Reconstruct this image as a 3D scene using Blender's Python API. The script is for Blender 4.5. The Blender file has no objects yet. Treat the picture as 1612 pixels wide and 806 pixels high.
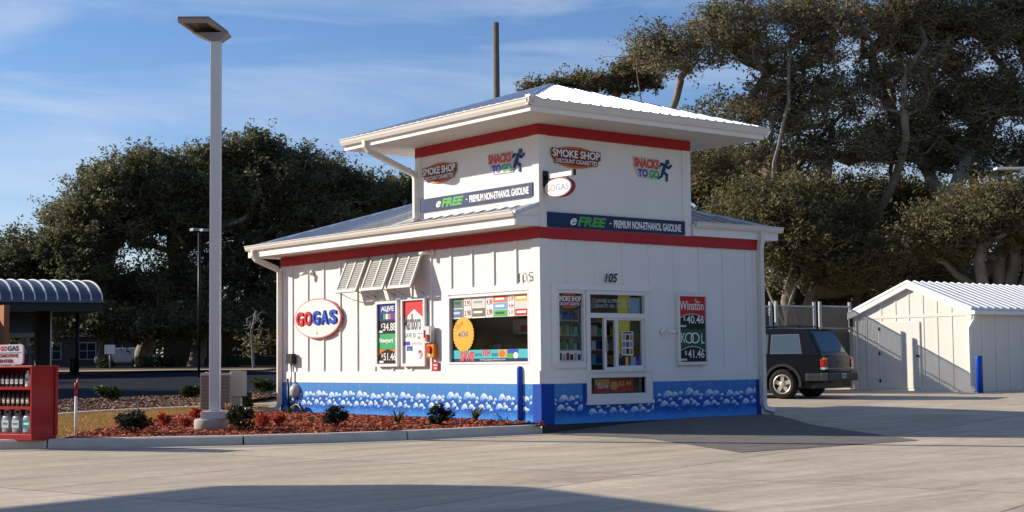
import bpy, math, random
import numpy as np
from mathutils import Vector, Matrix
random.seed(7)
scene = bpy.context.scene
col = scene.collection
R_ = math.radians
# ------------------------------------------------------------------ camera and picture-to-ground helpers
CAM = np.array([-15.7337, -18.9162, 1.0002])
FW = np.array([0.62335034, 0.77870147, 0.07112221])
RT = np.array([0.78110627, -0.62430833, -0.0105881])
UP = np.array([-0.03615722, -0.0621541, 0.99741141])
FP = 2346.99
DX, DY = 0.62335, 0.77870
def zt(x, y):
    t = x * DX + y * DY
    return min(-.18 + (.0125 if t < 0 else .018) * t, .93)
def ray(px, py):
    return FW + RT * (px - 806) / FP - UP * (py - 403) / FP
def at(px, py, depth):                       # a point at a given depth from the viewpoint
    return CAM + ray(px, py) * depth
def gp(px, py, dz=0.0):                      # where a sight line meets the terrain
    d = ray(px, py); a, b = 2.0, 400.0
    f = lambda s: (CAM + d * s)[2] - zt(*(CAM + d * s)[:2]) - dz
    for _ in range(60):
        m = (a + b) / 2
        if f(m) > 0: a = m
        else: b = m
    P = CAM + d * a
    return Vector((P[0], P[1], zt(P[0], P[1]) + dz))
def gat(px, depth):                          # ground point in a given picture column at a given depth
    P = at(px, 560, depth); return Vector((P[0], P[1], zt(P[0], P[1])))

# ------------------------------------------------------------------ materials
MATS = {}
def nt(name):
    m = bpy.data.materials.new(name); m.use_nodes = True
    n = m.node_tree.nodes; n.clear()
    out = n.new('ShaderNodeOutputMaterial')
    return m, n, m.node_tree.links, out
def mat(name, rgb, rough=.6, metal=0., var=.06, scale=3., bump=0., bscale=40., emit=0., coat=0., spec=.22, detail=5.):
    if name in MATS: return MATS[name]
    m, n, l, out = nt(name)
    b = n.new('ShaderNodeBsdfPrincipled'); l.new(b.outputs[0], out.inputs[0])
    b.inputs['Roughness'].default_value = rough; b.inputs['Metallic'].default_value = metal
    b.inputs['Coat Weight'].default_value = coat
    b.inputs['Specular IOR Level'].default_value = spec
    if var > 0:
        tc = n.new('ShaderNodeTexCoord'); ns = n.new('ShaderNodeTexNoise')
        ns.inputs['Scale'].default_value = scale; ns.inputs['Detail'].default_value = detail
        l.new(tc.outputs['Object'], ns.inputs['Vector'])
        r = n.new('ShaderNodeMix'); r.data_type = 'RGBA'
        r.inputs['A'].default_value = (*[c * (1 - var * 2) for c in rgb], 1)
        r.inputs['B'].default_value = (*[min(1, c * (1 + var)) for c in rgb], 1)
        l.new(ns.outputs['Fac'], r.inputs['Factor']); l.new(r.outputs['Result'], b.inputs['Base Color'])
        r2 = n.new('ShaderNodeMapRange'); r2.inputs['To Min'].default_value = max(0, rough - .08); r2.inputs['To Max'].default_value = min(1, rough + .08)
        l.new(ns.outputs['Fac'], r2.inputs['Value']); l.new(r2.outputs[0], b.inputs['Roughness'])
    else:
        b.inputs['Base Color'].default_value = (*rgb, 1)
    if bump > 0:
        tc2 = n.new('ShaderNodeTexCoord'); n2 = n.new('ShaderNodeTexNoise'); n2.inputs['Scale'].default_value = bscale; n2.inputs['Detail'].default_value = 6
        l.new(tc2.outputs['Object'], n2.inputs['Vector'])
        bp = n.new('ShaderNodeBump'); bp.inputs['Strength'].default_value = bump; bp.inputs['Distance'].default_value = .02
        l.new(n2.outputs['Fac'], bp.inputs['Height']); l.new(bp.outputs[0], b.inputs['Normal'])
    if emit > 0:
        b.inputs['Emission Color'].default_value = (*rgb, 1); b.inputs['Emission Strength'].default_value = emit
    MATS[name] = m
    return m
W = mat('painted white siding', (.81, .80, .77), .8, var=.045, scale=1.6, bump=.12, bscale=90)
WT = mat('white trim paint', (.82, .81, .78), .6, var=.02, scale=4)
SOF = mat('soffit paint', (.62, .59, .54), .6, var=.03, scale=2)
RED = mat('red band paint', (.42, .022, .028), .5, var=.06, scale=4)
GUT = mat('gutter paint', (.72, .69, .63), .35, var=.03, scale=5)
NAVY = mat('navy print', (.012, .028, .10), .35, var=.03)
GREENP = mat('green print', (.07, .38, .06), .4, var=0)
WP = mat('white print', (.82, .82, .80), .4, var=0)
REDP = mat('red print', (.52, .02, .018), .4, var=0)
BLUEP = mat('blue print', (.02, .085, .42), .4, var=0)
BLK = mat('black print', (.012, .012, .014), .35, var=0)
YEL = mat('yellow print', (.80, .42, .04), .4, var=0)
ORG = mat('orange print', (.75, .16, .02), .4, var=0)
TEAL = mat('teal print', (.06, .45, .50), .4, var=0)
GREY = mat('grey print', (.30, .31, .33), .5, var=0)
LGREY = mat('light grey print', (.58, .58, .57), .5, var=0)
DKGREEN = mat('dark green print', (.015, .09, .045), .4, var=0)
MIDGREEN = mat('mid green print', (.03, .36, .13), .4, var=0)
PURP = mat('violet print', (.07, .06, .36), .4, var=0)
BRASS = mat('dark gold print', (.42, .20, .03), .4, var=0)
BOLL = mat('blue bollard plastic', (.006, .075, .46), .35, var=.05, scale=5)
DARK = mat('dark interior', (.02, .02, .022), .8, var=0)
BLKPL = mat('black plastic', (.015, .015, .016), .4, var=0)
SHUT = mat('grey shutter paint', (.46, .46, .44), .5, var=.04, scale=6)
GALV = mat('galvanised steel', (.46, .47, .48), .4, metal=.6, var=.08, scale=9)

def glass(name, tint=(.85, .88, .88), base=.16, dark=.0):
    m, n, l, out = nt(name)
    tr = n.new('ShaderNodeBsdfTransparent'); tr.inputs[0].default_value = (*tint, 1)
    gl = n.new('ShaderNodeBsdfGlossy'); gl.inputs['Roughness'].default_value = .06; gl.inputs[0].default_value = (.9, .93, .95, 1)
    fr = n.new('ShaderNodeFresnel'); fr.inputs[0].default_value = 1.5
    ad = n.new('ShaderNodeMath'); ad.operation = 'ADD'; ad.inputs[1].default_value = base; ad.use_clamp = True
    mx = n.new('ShaderNodeMixShader')
    l.new(fr.outputs[0], ad.inputs[0]); l.new(ad.outputs[0], mx.inputs[0]); l.new(tr.outputs[0], mx.inputs[1]); l.new(gl.outputs[0], mx.inputs[2]); l.new(mx.outputs[0], out.inputs[0])
    return m
GLASS = glass('window glass', base=-.01)
CARGL = glass('tinted car glass', tint=(.16, .18, .19), base=.04)

def metal_roof():
    m, n, l, out = nt('ribbed metal roofing')
    b = n.new('ShaderNodeBsdfPrincipled'); l.new(b.outputs[0], out.inputs[0])
    tc = n.new('ShaderNodeTexCoord'); ns = n.new('ShaderNodeTexNoise'); ns.inputs['Scale'].default_value = 1.7; ns.inputs['Detail'].default_value = 6
    l.new(tc.outputs['Object'], ns.inputs['Vector'])
    r = n.new('ShaderNodeMix'); r.data_type = 'RGBA'; r.inputs['A'].default_value = (.42, .45, .50, 1); r.inputs['B'].default_value = (.62, .64, .67, 1)
    l.new(ns.outputs['Fac'], r.inputs['Factor']); l.new(r.outputs['Result'], b.inputs['Base Color'])
    b.inputs['Metallic'].default_value = .7; b.inputs['Roughness'].default_value = .26
    n2 = n.new('ShaderNodeTexNoise'); n2.inputs['Scale'].default_value = 5; l.new(tc.outputs['Object'], n2.inputs['Vector'])
    bp = n.new('ShaderNodeBump'); bp.inputs['Strength'].default_value = .15; bp.inputs['Distance'].default_value = .03
    l.new(n2.outputs['Fac'], bp.inputs['Height']); l.new(bp.outputs[0], b.inputs['Normal'])
    return m
ROOF = metal_roof()

# ------------------------------------------------------------------ mesh building
_txt = {}
def text_geo(body, shear=0., offset=0., space=1.):
    key = (body, shear, offset, space)
    if key in _txt: return _txt[key]
    c = bpy.data.curves.new('t', 'FONT'); c.body = body; c.size = 1; c.shear = shear; c.offset = offset; c.space_character = space; c.resolution_u = 4
    o = bpy.data.objects.new('t', c); col.objects.link(o)
    dg = bpy.context.evaluated_depsgraph_get(); dg.update()
    me = o.evaluated_get(dg).to_mesh()
    v = np.array([p.co[:2] for p in me.vertices]); f = [tuple(p.vertices) for p in me.polygons]
    o.evaluated_get(dg).to_mesh_clear()
    bpy.data.objects.remove(o); bpy.data.curves.remove(c)
    v = v - v.min(0)
    _txt[key] = (v, f, v.max(0))
    return _txt[key]

class MB:
    def __init__(s, scale=1., origin=(0, 0, 0)):
        s.v = []; s.f = []; s.m = []; s.mats = []; s.sc = scale; s.M = Matrix.Identity(4); s.origin = Vector(origin); s.smooth = []
    def frame(s, o=(0, 0, 0), u=(1, 0, 0), v=(0, 0, 1), n=(0, -1, 0)):
        u, v, n = Vector(u), Vector(v), Vector(n)
        s.M = Matrix(((u[0], v[0], n[0], o[0]), (u[1], v[1], n[1], o[1]), (u[2], v[2], n[2], o[2]), (0, 0, 0, 1))); return s
    def ident(s): s.M = Matrix.Identity(4); return s
    def add(s, vs, fs, m, smooth=False):
        if m not in s.mats: s.mats.append(m)
        k = len(s.v); mi = s.mats.index(m)
        for p in vs: s.v.append((s.M @ Vector(p)) * s.sc)
        for f in fs: s.f.append(tuple(i + k for i in f)); s.m.append(mi); s.smooth.append(smooth)
        return s
    def box(s, x0, x1, y0, y1, z0, z1, m):
        v = [(x0, y0, z0), (x1, y0, z0), (x1, y1, z0), (x0, y1, z0), (x0, y0, z1), (x1, y0, z1), (x1, y1, z1), (x0, y1, z1)]
        f = [(0, 3, 2, 1), (4, 5, 6, 7), (0, 1, 5, 4), (1, 2, 6, 5), (2, 3, 7, 6), (3, 0, 4, 7)]
        return s.add(v, f, m)
    def pane(s, x0, x1, y0, y1): return s.add([(x0, y0, -.055), (x1, y0, -.055), (x1, y1, -.055), (x0, y1, -.055)], [(0, 1, 2, 3)], GLASS)
    def quad(s, pts, m): return s.add(pts, [tuple(range(len(pts)))], m)
    def prism(s, poly, d0, d1, m, ax=2):        # polygon in the first two coords, extruded along the third
        n = len(poly)
        v = [(a, b, d0) for a, b in poly] + [(a, b, d1) for a, b in poly]
        if ax == 1: v = [(p[0], p[2], p[1]) for p in v]
        if ax == 0: v = [(p[2], p[0], p[1]) for p in v]
        f = [tuple(range(n))[::-1], tuple(range(n, 2 * n))] + [(i, (i + 1) % n, (i + 1) % n + n, i + n) for i in range(n)]
        return s.add(v, f, m)
    def disc(s, cx, cy, rx, ry, z0, z1, m, n=40, a0=0.):
        return s.prism([(cx + rx * math.cos(2 * math.pi * i / n + a0), cy + ry * math.sin(2 * math.pi * i / n + a0)) for i in range(n)], z0, z1, m)
    def tube(s, pts, r, m, n=8, smooth=True, caps=True, sx=1.):
        pts = [Vector(p) for p in pts]; N = len(pts); rr = r if isinstance(r, (list, tuple)) else [r] * N
        vs = []; fs = []
        up = Vector((0, 0, 1))
        ref = None
        for i, p in enumerate(pts):
            d = (pts[min(i + 1, N - 1)] - pts[max(i - 1, 0)]).normalized()
            if ref is None:
                ref = d.orthogonal() if abs(d.dot(Vector((0, 1, 0)))) > .95 else (Vector((0, 1, 0)) - d * d.dot(Vector((0, 1, 0))))
            ref = (ref - d * d.dot(ref)).normalized(); b = d.cross(ref)
            for k in range(n):
                a = 2 * math.pi * (k + .5) / n
                vs.append(p + ref * (rr[i] * math.cos(a) * sx) + b * (rr[i] * math.sin(a)))
        for i in range(N - 1):
            for k in range(n):
                a, b_ = i * n + k, i * n + (k + 1) % n
                fs.append((a, b_, b_ + n, a + n))
        if caps: fs.append(tuple(range(n))[::-1]); fs.append(tuple(range((N - 1) * n, N * n)))
        return s.add(vs, fs, m, smooth)
    def lathe(s, prof, c, m, n=16, smooth=True, caps=True):   # prof = [(r,z)], around the local third axis
        vs = []; fs = []
        for r, z in prof:
            for k in range(n):
                a = 2 * math.pi * k / n; vs.append((c[0] + r * math.cos(a), c[1] + r * math.sin(a), c[2] + z))
        for i in range(len(prof) - 1):
            for k in range(n):
                a, b = i * n + k, i * n + (k + 1) % n; fs.append((a, b, b + n, a + n))
        if caps: fs.append(tuple(range(n))[::-1]); fs.append(tuple(range((len(prof) - 1) * n, len(prof) * n)))
        return s.add(vs, fs, m, smooth)
    def text(s, body, x, y, w, h, z, m, shear=0., bold=.0, rot=0., thick=0.):   # lettering fitted to a box x,y,w,h
        v, f, mx = text_geo(body, shear, bold)
        k = w / mx[0]; q = h / mx[1]; c, sn = math.cos(rot), math.sin(rot)
        def tr(p):
            a, b = p[0] * k, p[1] * q
            return (x + a * c - b * sn, y + a * sn + b * c)
        pts = [tr(p) for p in v]
        if thick: s.add([(a, b, z - thick) for a, b in pts], [], m)
        s.add([(a, b, z) for a, b in pts], f, m)
        return s
    def build(s, name, parent=None, bevel=0., local=False):
        me = bpy.data.meshes.new(name)
        og = Vector(s.origin)
        if parent is not None and not local: og = Vector(parent.get('_w', (0, 0, 0)))
        if local: og = Vector((0, 0, 0))
        me.from_pydata([tuple(p - og) for p in s.v], [], s.f)
        for m in s.mats: me.materials.append(m)
        me.polygons.foreach_set('material_index', s.m); me.polygons.foreach_set('use_smooth', s.smooth)
        me.update()
        o = bpy.data.objects.new(name, me); col.objects.link(o)
        if parent is not None: o.parent = parent
        elif not local: o.location = og
        if bevel:
            b = o.modifiers.new('bevel', 'BEVEL'); b.width = bevel; b.segments = 2; b.limit_method = 'ANGLE'; b.angle_limit = R_(40)
        return o
def tag(o, label=None, cat=None, group=None, kind=None):
    if label: o['label'] = label
    if cat: o['category'] = cat
    if group: o['group'] = group
    if kind: o['kind'] = kind
    return o
def thing(name, label, cat, loc=(0, 0, 0), rz=0., group=None):
    o = bpy.data.objects.new(name, None); col.objects.link(o); o.location = loc; o.rotation_euler = (0, 0, rz)
    o.empty_display_size = .2; o['_w'] = tuple(loc)
    return tag(o, label, cat, group)
def copy_tree(o, loc=None, rz=None, label=None, parent=None, scale=None):
    c = o.copy(); col.objects.link(c)
    if parent is not None: c.parent = parent
    if loc is not None: c.location = loc; c['_w'] = tuple(loc)
    if rz is not None: c.rotation_euler = (0, 0, rz)
    if scale is not None: c.scale = (scale,) * 3 if not hasattr(scale, '__len__') else scale
    if label: c['label'] = label
    for ch in [q for q in bpy.data.objects if q.parent == o]: copy_tree(ch, parent=c)
    return c
LW = dict(o=(0, 0, 0), u=(0, -1, 0), v=(0, 0, 1), n=(-1, 0, 0))     # sunny long wall: u = -y
RW = dict(o=(0, 0, 0), u=(1, 0, 0), v=(0, 0, 1), n=(0, -1, 0))      # shaded short wall: u = x

# ------------------------------------------------------------------ camera, world, sun
cd = bpy.data.cameras.new('camera'); cam = bpy.data.objects.new('camera', cd); col.objects.link(cam)
cd.sensor_width = 36; cd.lens = FP / 1612 * 36; cd.clip_end = 3000; cd.clip_start = .1
M = Matrix(((RT[0], UP[0], -FW[0], CAM[0]), (RT[1], UP[1], -FW[1], CAM[1]), (RT[2], UP[2], -FW[2], CAM[2]), (0, 0, 0, 1)))
cam.matrix_world = M; scene.camera = cam
SUN = Vector((-1, 1.5, .72)).normalized()
el = math.asin(SUN.z); az = math.atan2(SUN.x, SUN.y)
w = bpy.data.worlds.new('World'); scene.world = w; w.use_nodes = True
n = w.node_tree.nodes; l = w.node_tree.links; n.clear()
wo = n.new('ShaderNodeOutputWorld'); bg = n.new('ShaderNodeBackground'); sk = n.new('ShaderNodeTexSky')
sk.sky_type = 'NISHITA'; sk.sun_disc = False; sk.sun_elevation = el; sk.sun_rotation = az; sk.air_density = 1.0; sk.dust_density = .15; sk.ozone_density = 3.5
bg.inputs[1].default_value = .092
# thin high cloud
tc = n.new('ShaderNodeTexCoord'); mp = n.new('ShaderNodeMapping'); mp.inputs['Scale'].default_value = (1.3, 1.3, 9.0); mp.inputs['Rotation'].default_value = (0.12, 0.05, .4)
n1 = n.new('ShaderNodeTexNoise'); n1.inputs['Scale'].default_value = 2.6; n1.inputs['Detail'].default_value = 8; n1.inputs['Roughness'].default_value = .55; n1.inputs['Distortion'].default_value = .6
cr = n.new('ShaderNodeValToRGB'); cr.color_ramp.elements[0].position = .44; cr.color_ramp.elements[0].color = (0, 0, 0, 1); cr.color_ramp.elements[1].position = .80; cr.color_ramp.elements[1].color = (.55, .55, .55, 1)
mx = n.new('ShaderNodeMix'); mx.data_type = 'RGBA'; mx.inputs['B'].default_value = (6.2, 6.6, 7.2, 1)
l.new(tc.outputs['Generated'], mp.inputs['Vector']); l.new(mp.outputs[0], n1.inputs['Vector']); l.new(n1.outputs['Fac'], cr.inputs[0]); l.new(cr.outputs[0], mx.inputs['Factor'])
hs = n.new('ShaderNodeHueSaturation'); hs.inputs['Saturation'].default_value = 1.15; l.new(sk.outputs[0], hs.inputs['Color']); tn = n.new('ShaderNodeMix'); tn.data_type = 'RGBA'; tn.blend_type = 'MULTIPLY'; tn.inputs['Factor'].default_value = 1; tn.inputs['B'].default_value = (1.0, .90, 1.0, 1); l.new(hs.outputs[0], tn.inputs['A']); l.new(tn.outputs['Result'], mx.inputs['A']); l.new(mx.outputs['Result'], bg.inputs[0]); l.new(bg.outputs[0], wo.inputs[0])
sd = bpy.data.lights.new('sun', 'SUN'); sd.energy = 5.0; sd.angle = R_(.55); sd.color = (1, .90, .76)
so = bpy.data.objects.new('sun', sd); col.objects.link(so); so.rotation_euler = SUN.to_track_quat('Z', 'Y').to_euler(); so.location = (-30, 40, 30)
scene.view_settings.view_transform = 'Standard'; scene.view_settings.look = 'None'; scene.view_settings.gamma = 1; scene.view_settings.exposure = 0.52
# ================================================================== THE KIOSK (numbers in units of 0.75 m)
K = .75
L_, R0, T_ = 11.3, 7.07, 4.73
kiosk = thing('kiosk', 'small white fuel station kiosk with square tower, red bands and painted blue wave skirt', 'kiosk', (0, 0, 0))
def mural_mat():
    m, n, l, out = nt('blue mural paint')
    b = n.new('ShaderNodeBsdfPrincipled'); b.inputs['Roughness'].default_value = .8; b.inputs['Specular IOR Level'].default_value = .1; l.new(b.outputs[0], out.inputs[0])
    tc = n.new('ShaderNodeTexCoord'); sp = n.new('ShaderNodeSeparateXYZ'); l.new(tc.outputs['Object'], sp.inputs[0])
    ns = n.new('ShaderNodeTexNoise'); ns.inputs['Scale'].default_value = 4; l.new(tc.outputs['Object'], ns.inputs['Vector'])
    ad = n.new('ShaderNodeMath'); ad.operation = 'MULTIPLY_ADD'; ad.inputs[1].default_value = .10; l.new(ns.outputs['Fac'], ad.inputs[0]); l.new(sp.outputs['Z'], ad.inputs[2])
    mr = n.new('ShaderNodeMapRange'); mr.inputs['From Max'].default_value = .69; l.new(ad.outputs[0], mr.inputs['Value'])
    cr = n.new('ShaderNodeValToRGB'); e = cr.color_ramp.elements
    e[0].position = .0; e[0].color = (.10, .36, .78, 1); e[1].position = 1; e[1].color = (.075, .235, .56, 1)
    for p, c in ((.14, (.06, .27, .72, 1)), (.32, (.018, .10, .43, 1)), (.55, (.022, .11, .43, 1)), (.68, (.06, .21, .54, 1))):
        q = e.new(p); q.color = c
    l.new(mr.outputs[0], cr.inputs[0]); l.new(cr.outputs[0], b.inputs['Base Color'])
    return m
MUR = mural_mat()
DBLUE = mat('deep blue corner paint', (.006, .06, .36), .8, var=.04)
def wave_mat():
    m, n, l, out = nt('white wave paint')
    b = n.new('ShaderNodeBsdfPrincipled'); b.inputs['Roughness'].default_value = .8; b.inputs['Specular IOR Level'].default_value = .1; l.new(b.outputs[0], out.inputs[0])
    uv = n.new('ShaderNodeUVMap'); sp = n.new('ShaderNodeSeparateXYZ'); l.new(uv.outputs[0], sp.inputs[0])
    ns = n.new('ShaderNodeTexNoise'); ns.inputs['Scale'].default_value = 30; tc = n.new('ShaderNodeTexCoord'); l.new(tc.outputs['Object'], ns.inputs['Vector'])
    ad = n.new('ShaderNodeMath'); ad.operation = 'MULTIPLY_ADD'; ad.inputs[1].default_value = .35; l.new(ns.outputs['Fac'], ad.inputs[0]); l.new(sp.outputs['X'], ad.inputs[2])
    cr = n.new('ShaderNodeValToRGB'); e = cr.color_ramp.elements
    e[0].position = .12; e[0].color = (.015, .13, .56, 1); e[1].position = .80; e[1].color = (.72, .80, .84, 1)
    q = e.new(.42); q.color = (.17, .38, .72, 1)
    l.new(ad.outputs[0], cr.inputs[0]); l.new(cr.outputs[0], b.inputs['Base Color'])
    return m
WAVE = wave_mat()

# ---- walls
def wall_with_openings(mb, u0, u1, z0, z1, ops, m, d=.18):
    us = sorted({u0, u1, *[o[0] for o in ops], *[o[1] for o in ops]}); zs = sorted({z0, z1, *[o[2] for o in ops], *[o[3] for o in ops]})
    for i in range(len(us) - 1):
        for j in range(len(zs) - 1):
            cu, cz = (us[i] + us[i + 1]) / 2, (zs[j] + zs[j + 1]) / 2
            if not any(o[0] < cu < o[1] and o[2] < cz < o[3] for o in ops):
                mb.box(us[i], us[i + 1], zs[j], zs[j + 1], -d, 0, m)
BAND0, BAND1, BLUE = 4.06, 4.31, .85
LOP = [(-3.37, -.38, 1.33, 2.88)]
ROP = [(.50, 1.24, 1.33, 2.87), (1.39, 3.13, 1.12, 2.86), (1.41, 3.12, .58, .96)]
b = MB(K).frame(**LW)
wall_with_openings(b, -L_, 0, -.3, 4.33, LOP, W)
b.box(-T_, 0, 4.33, 6.61, -.18, 0, W)
b.frame(**RW)
wall_with_openings(b, .18, R0, -.3, 4.33, ROP, W)
b.box(.18, T_, 4.33, 6.61, -.18, 0, W); b.box(T_, R0, 4.33, 4.6, -.18, 0, W)
b.ident()
b.box(R0 - .18, R0, .18, L_ - .18, -.3, 4.33, W); b.box(.18, R0, L_ - .18, L_, -.3, 4.33, W)
b.box(T_ - .18, T_, .18, T_ - .18, 4.33, 6.61, W); b.box(.18, T_, T_ - .18, T_, 4.33, 6.61, W)
b.build('wall', kiosk)
# inside: floor, ceiling, partition and shelves so the windows look into a dim room
b = MB(K)
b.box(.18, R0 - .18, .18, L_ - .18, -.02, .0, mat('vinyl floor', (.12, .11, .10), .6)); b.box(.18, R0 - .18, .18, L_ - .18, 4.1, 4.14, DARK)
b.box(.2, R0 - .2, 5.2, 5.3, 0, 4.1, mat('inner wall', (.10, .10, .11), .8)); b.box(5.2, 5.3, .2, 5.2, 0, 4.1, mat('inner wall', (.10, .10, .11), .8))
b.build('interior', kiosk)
# battens, belt, corner boards
b = MB(K).frame(**LW)
y = .83
ys = []
while y < L_ - .3: ys.append(y); y += .822
for y in ys:
    z0 = 3.10 if y < 3.7 else 1.14
    b.box(-y - .035, -y + .035, z0, BAND0, 0, .032, W)
b.box(-L_ + .02, -.02, BLUE, 1.14, 0, .030, W)
b.box(-.26, .036, 1.14, BAND0, 0, .036, W); b.box(-L_, -L_ + .22, 1.14, BAND0, 0, .036, W)
b.box(-3.66, -3.40, 1.292, 2.938, 0, .034, WT); b.box(-.36, -.262, 1.292, 2.938, 0, .034, WT); b.box(-3.66, -.262, 2.94, 3.08, .0, .030, WT); b.box(-3.66, -.262, 1.141, 1.29, 0, .034, WT)
b.frame(**RW)
for x in (.79, 1.63, 2.48, 3.33, 4.16, 5.0, 5.82, 6.64):
    z0 = 3.10 if x < 3.5 else 1.14
    b.box(x - .035, x + .035, z0, BAND0, 0, .022, W)
b.box(.02, 1.33, BLUE, 1.14, 0, .024, W); b.box(3.35, R0 - .02, BLUE, 1.14, 0, .024, W)
b.box(.0, .25, 1.14, BAND0, 0, .030, W); b.box(R0 - .2, R0, 1.14, BAND0, 0, .030, W)
b.box(.3, 3.37, 2.95, 3.08, 0, .026, WT); b.box(.30, .46, 1.27, 2.95, 0, .026, WT)
# tower corner boards
b.box(0, .2, BAND1, 6.37, 0, .03, W); b.box(T_ - .27, T_, BAND1, 6.37, 0, .03, W)
b.frame(**LW)
b.box(-.2, .03, BAND1 + .45, 6.37, 0, .03, W); b.box(-T_, -T_ + .22, BAND1, 6.37, 0, .03, W)
b.build('trim_board', kiosk)
b = MB(K).frame(**LW)
b.box(-L_ + .0, .042, BAND0, BAND1, 0, .042, RED); b.box(-T_, .038, 6.37, 6.61, 0, .038, RED)
b.frame(**RW)
b.box(0, R0, BAND0, BAND1, 0, .042, RED); b.box(0, T_, 6.37, 6.61, 0, .038, RED)
b.build('red_band', kiosk)
# painted skirt with waves
def skirt():
    b = MB(K).frame(**LW)
    b.box(-L_, -.26, -.04, BLUE, .0, .026, MUR); b.box(-.26, .03, -.04, BLUE + .002, 0, .034, DBLUE)
    b.frame(**RW)
    b.box(.34, 1.18, -.04, BLUE, 0, .020, MUR); b.box(1.18, 3.39, -.04, .40, 0, .020, MUR); b.box(3.39, 6.9, -.04, BLUE, 0, .020, MUR)
    b.box(0, .34, -.04, BLUE + .002, 0, .034, DBLUE); b.box(6.9, R0, -.04, BLUE + .002, 0, .030, DBLUE); b.box(1.18, 1.34, .40, BLUE, 0, .026, DBLUE)
    b.box(0.01, R0, -.40, -.04, 0, .016, mat('foundation concrete', (.05, .05, .052), .9))
    b.build('painted_skirt', kiosk)
skirt()
def waves():
    vs = []; fs = []; uvs = []
    rnd = random.Random(3)
    motif = [(-.31, .34, .085), (-.34, .23, .075), (.0, .33, .175), (.27, .34, .135), (.10, .22, .07), (-.13, .08, .150), (.17, .09, .115), (.32, .04, .075)]
    sp = [(-.40, .62, .016), (.03, .66, .022), (.01, .60, .014), (.07, .61, .012), (.31, .56, .012), (-.22, .5, .010)]
    def dome(fr, u, z, r, zoff, umin, umax, squash=1.):
        if squash < 1: prof = [(-1, 0), (-.4, .8), (.4, .8), (1, 0), (.4, -.6), (-.4, -.6)]
        elif r < .03: prof = [(-.8, 0), (-.5, .8), (.2, 1), (.8, .5), (.8, -.4), (.1, -.8)]
        else: prof = [(-1.15, -.10), (-.98, .22), (-.74, .58), (-.42, .86), (-.05, 1.02), (.34, .98), (.66, .80), (.88, .52), (.97, .20), (.86, .0), (.74, .16), (.60, .08), (.52, .28), (.34, .20), (.18, .05), (-.1, -.08), (-.5, -.16)]
        j_ = rnd.uniform(.88, 1.12)
        pts = [(u + r * a_ * j_ * (1 + rnd.uniform(-.05, .05)), z + r * b_ * squash * (1 + rnd.uniform(-.05, .05))) for a_, b_ in prof]
        pts = [(min(max(p[0], umin), umax), p[1]) for p in pts]
        if max(p[0] for p in pts) - min(p[0] for p in pts) < r * .4: return
        k = len(vs)
        for p in pts:
            vs.append(fr @ Vector((p[0], p[1], zoff))); uvs.append((.30 + .36 * ((p[0] - u) * .35 + (p[1] - z) * 1.15 - .15 * r) / r if squash == 1 else .3, 0))
        fs.append(tuple(range(k, k + len(pts))))
    def row(fr, u0, u1, z0, off, period=.66, ph=0., sc=.86, maxz=9):
        u = u0 + ph; sc0 = sc
        i = 0
        while u < u1 + .4:
            sc = sc0 * rnd.uniform(.93, 1.08)
            for j, (a, h, r) in enumerate(motif):
                if z0 + h * sc + r * sc < maxz: dome(fr, u + a * sc + rnd.uniform(-.02, .02), z0 + h * sc + rnd.uniform(-.02, .02), r * sc, off + j * .0008, u0, u1)
            for j, (a, h, r) in enumerate(sp):
                if z0 + h * sc < maxz: dome(fr, u + a * sc, z0 + h * sc, r * sc, off, u0, u1)
            for _ in range(9):
                aa = u + rnd.uniform(-.42, .42); zz = z0 + rnd.uniform(-.08, .12); dome(fr, aa, zz, rnd.uniform(.02, .045), off, u0, u1, .25)
            u += period; i += 1
    def fr(d):
        q = MB().frame(**d); return q.M
    row(fr(LW), -L_ + .25, -.30, .20, .0285, ph=.45)
    row(fr(RW), .36, 1.17, .20, .0225, ph=.25); row(fr(RW), 1.35, 3.38, .10, .0225, ph=.2, maxz=.39)
    row(fr(RW), 3.42, 6.88, .20, .0225, ph=.42, period=.70)
    me = bpy.data.meshes.new('wave_mural'); me.from_pydata([tuple(v * K) for v in vs], [], fs); me.materials.append(WAVE)
    ul = me.uv_layers.new(name='UVMap'); li = [lp.vertex_index for lp in me.loops]
    ul.data.foreach_set('uv', [c for i in li for c in uvs[i]])
    o = bpy.data.objects.new('wave_mural', me); col.objects.link(o); o.parent = kiosk
waves()

# ---- windows
FR = mat('white window frame', (.74, .74, .73), .35, var=.01)
def window(fr, u0, u1, z0, z1, depth=.10, fw=.05, name='window', pane=True):
    b = MB(K).frame(**fr)
    for a in ((u0, u0 + fw, z0, z1), (u1 - fw, u1, z0, z1), (u0 + fw, u1 - fw, z0, z0 + fw), (u0 + fw, u1 - fw, z1 - fw, z1)):
        b.box(a[0], a[1], a[2], a[3], -depth, .038, FR)
    o = b.build(name, kiosk)
    if pane:
        g = MB(K).frame(**fr); g.pane(u0 + fw, u1 - fw, z0 + fw, z1 - fw); q = g.build('pane', o, local=True)
    return o
wl = window(LW, -3.40, -.36, 1.30, 2.91); 
wr1 = window(RW, .46, 1.28, 1.29, 2.91)
b = MB(K).frame(**RW); b.box(.40, 1.3, 1.20, 1.288, 0, .06, FR); b.build('sill', wr1, local=True)
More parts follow.
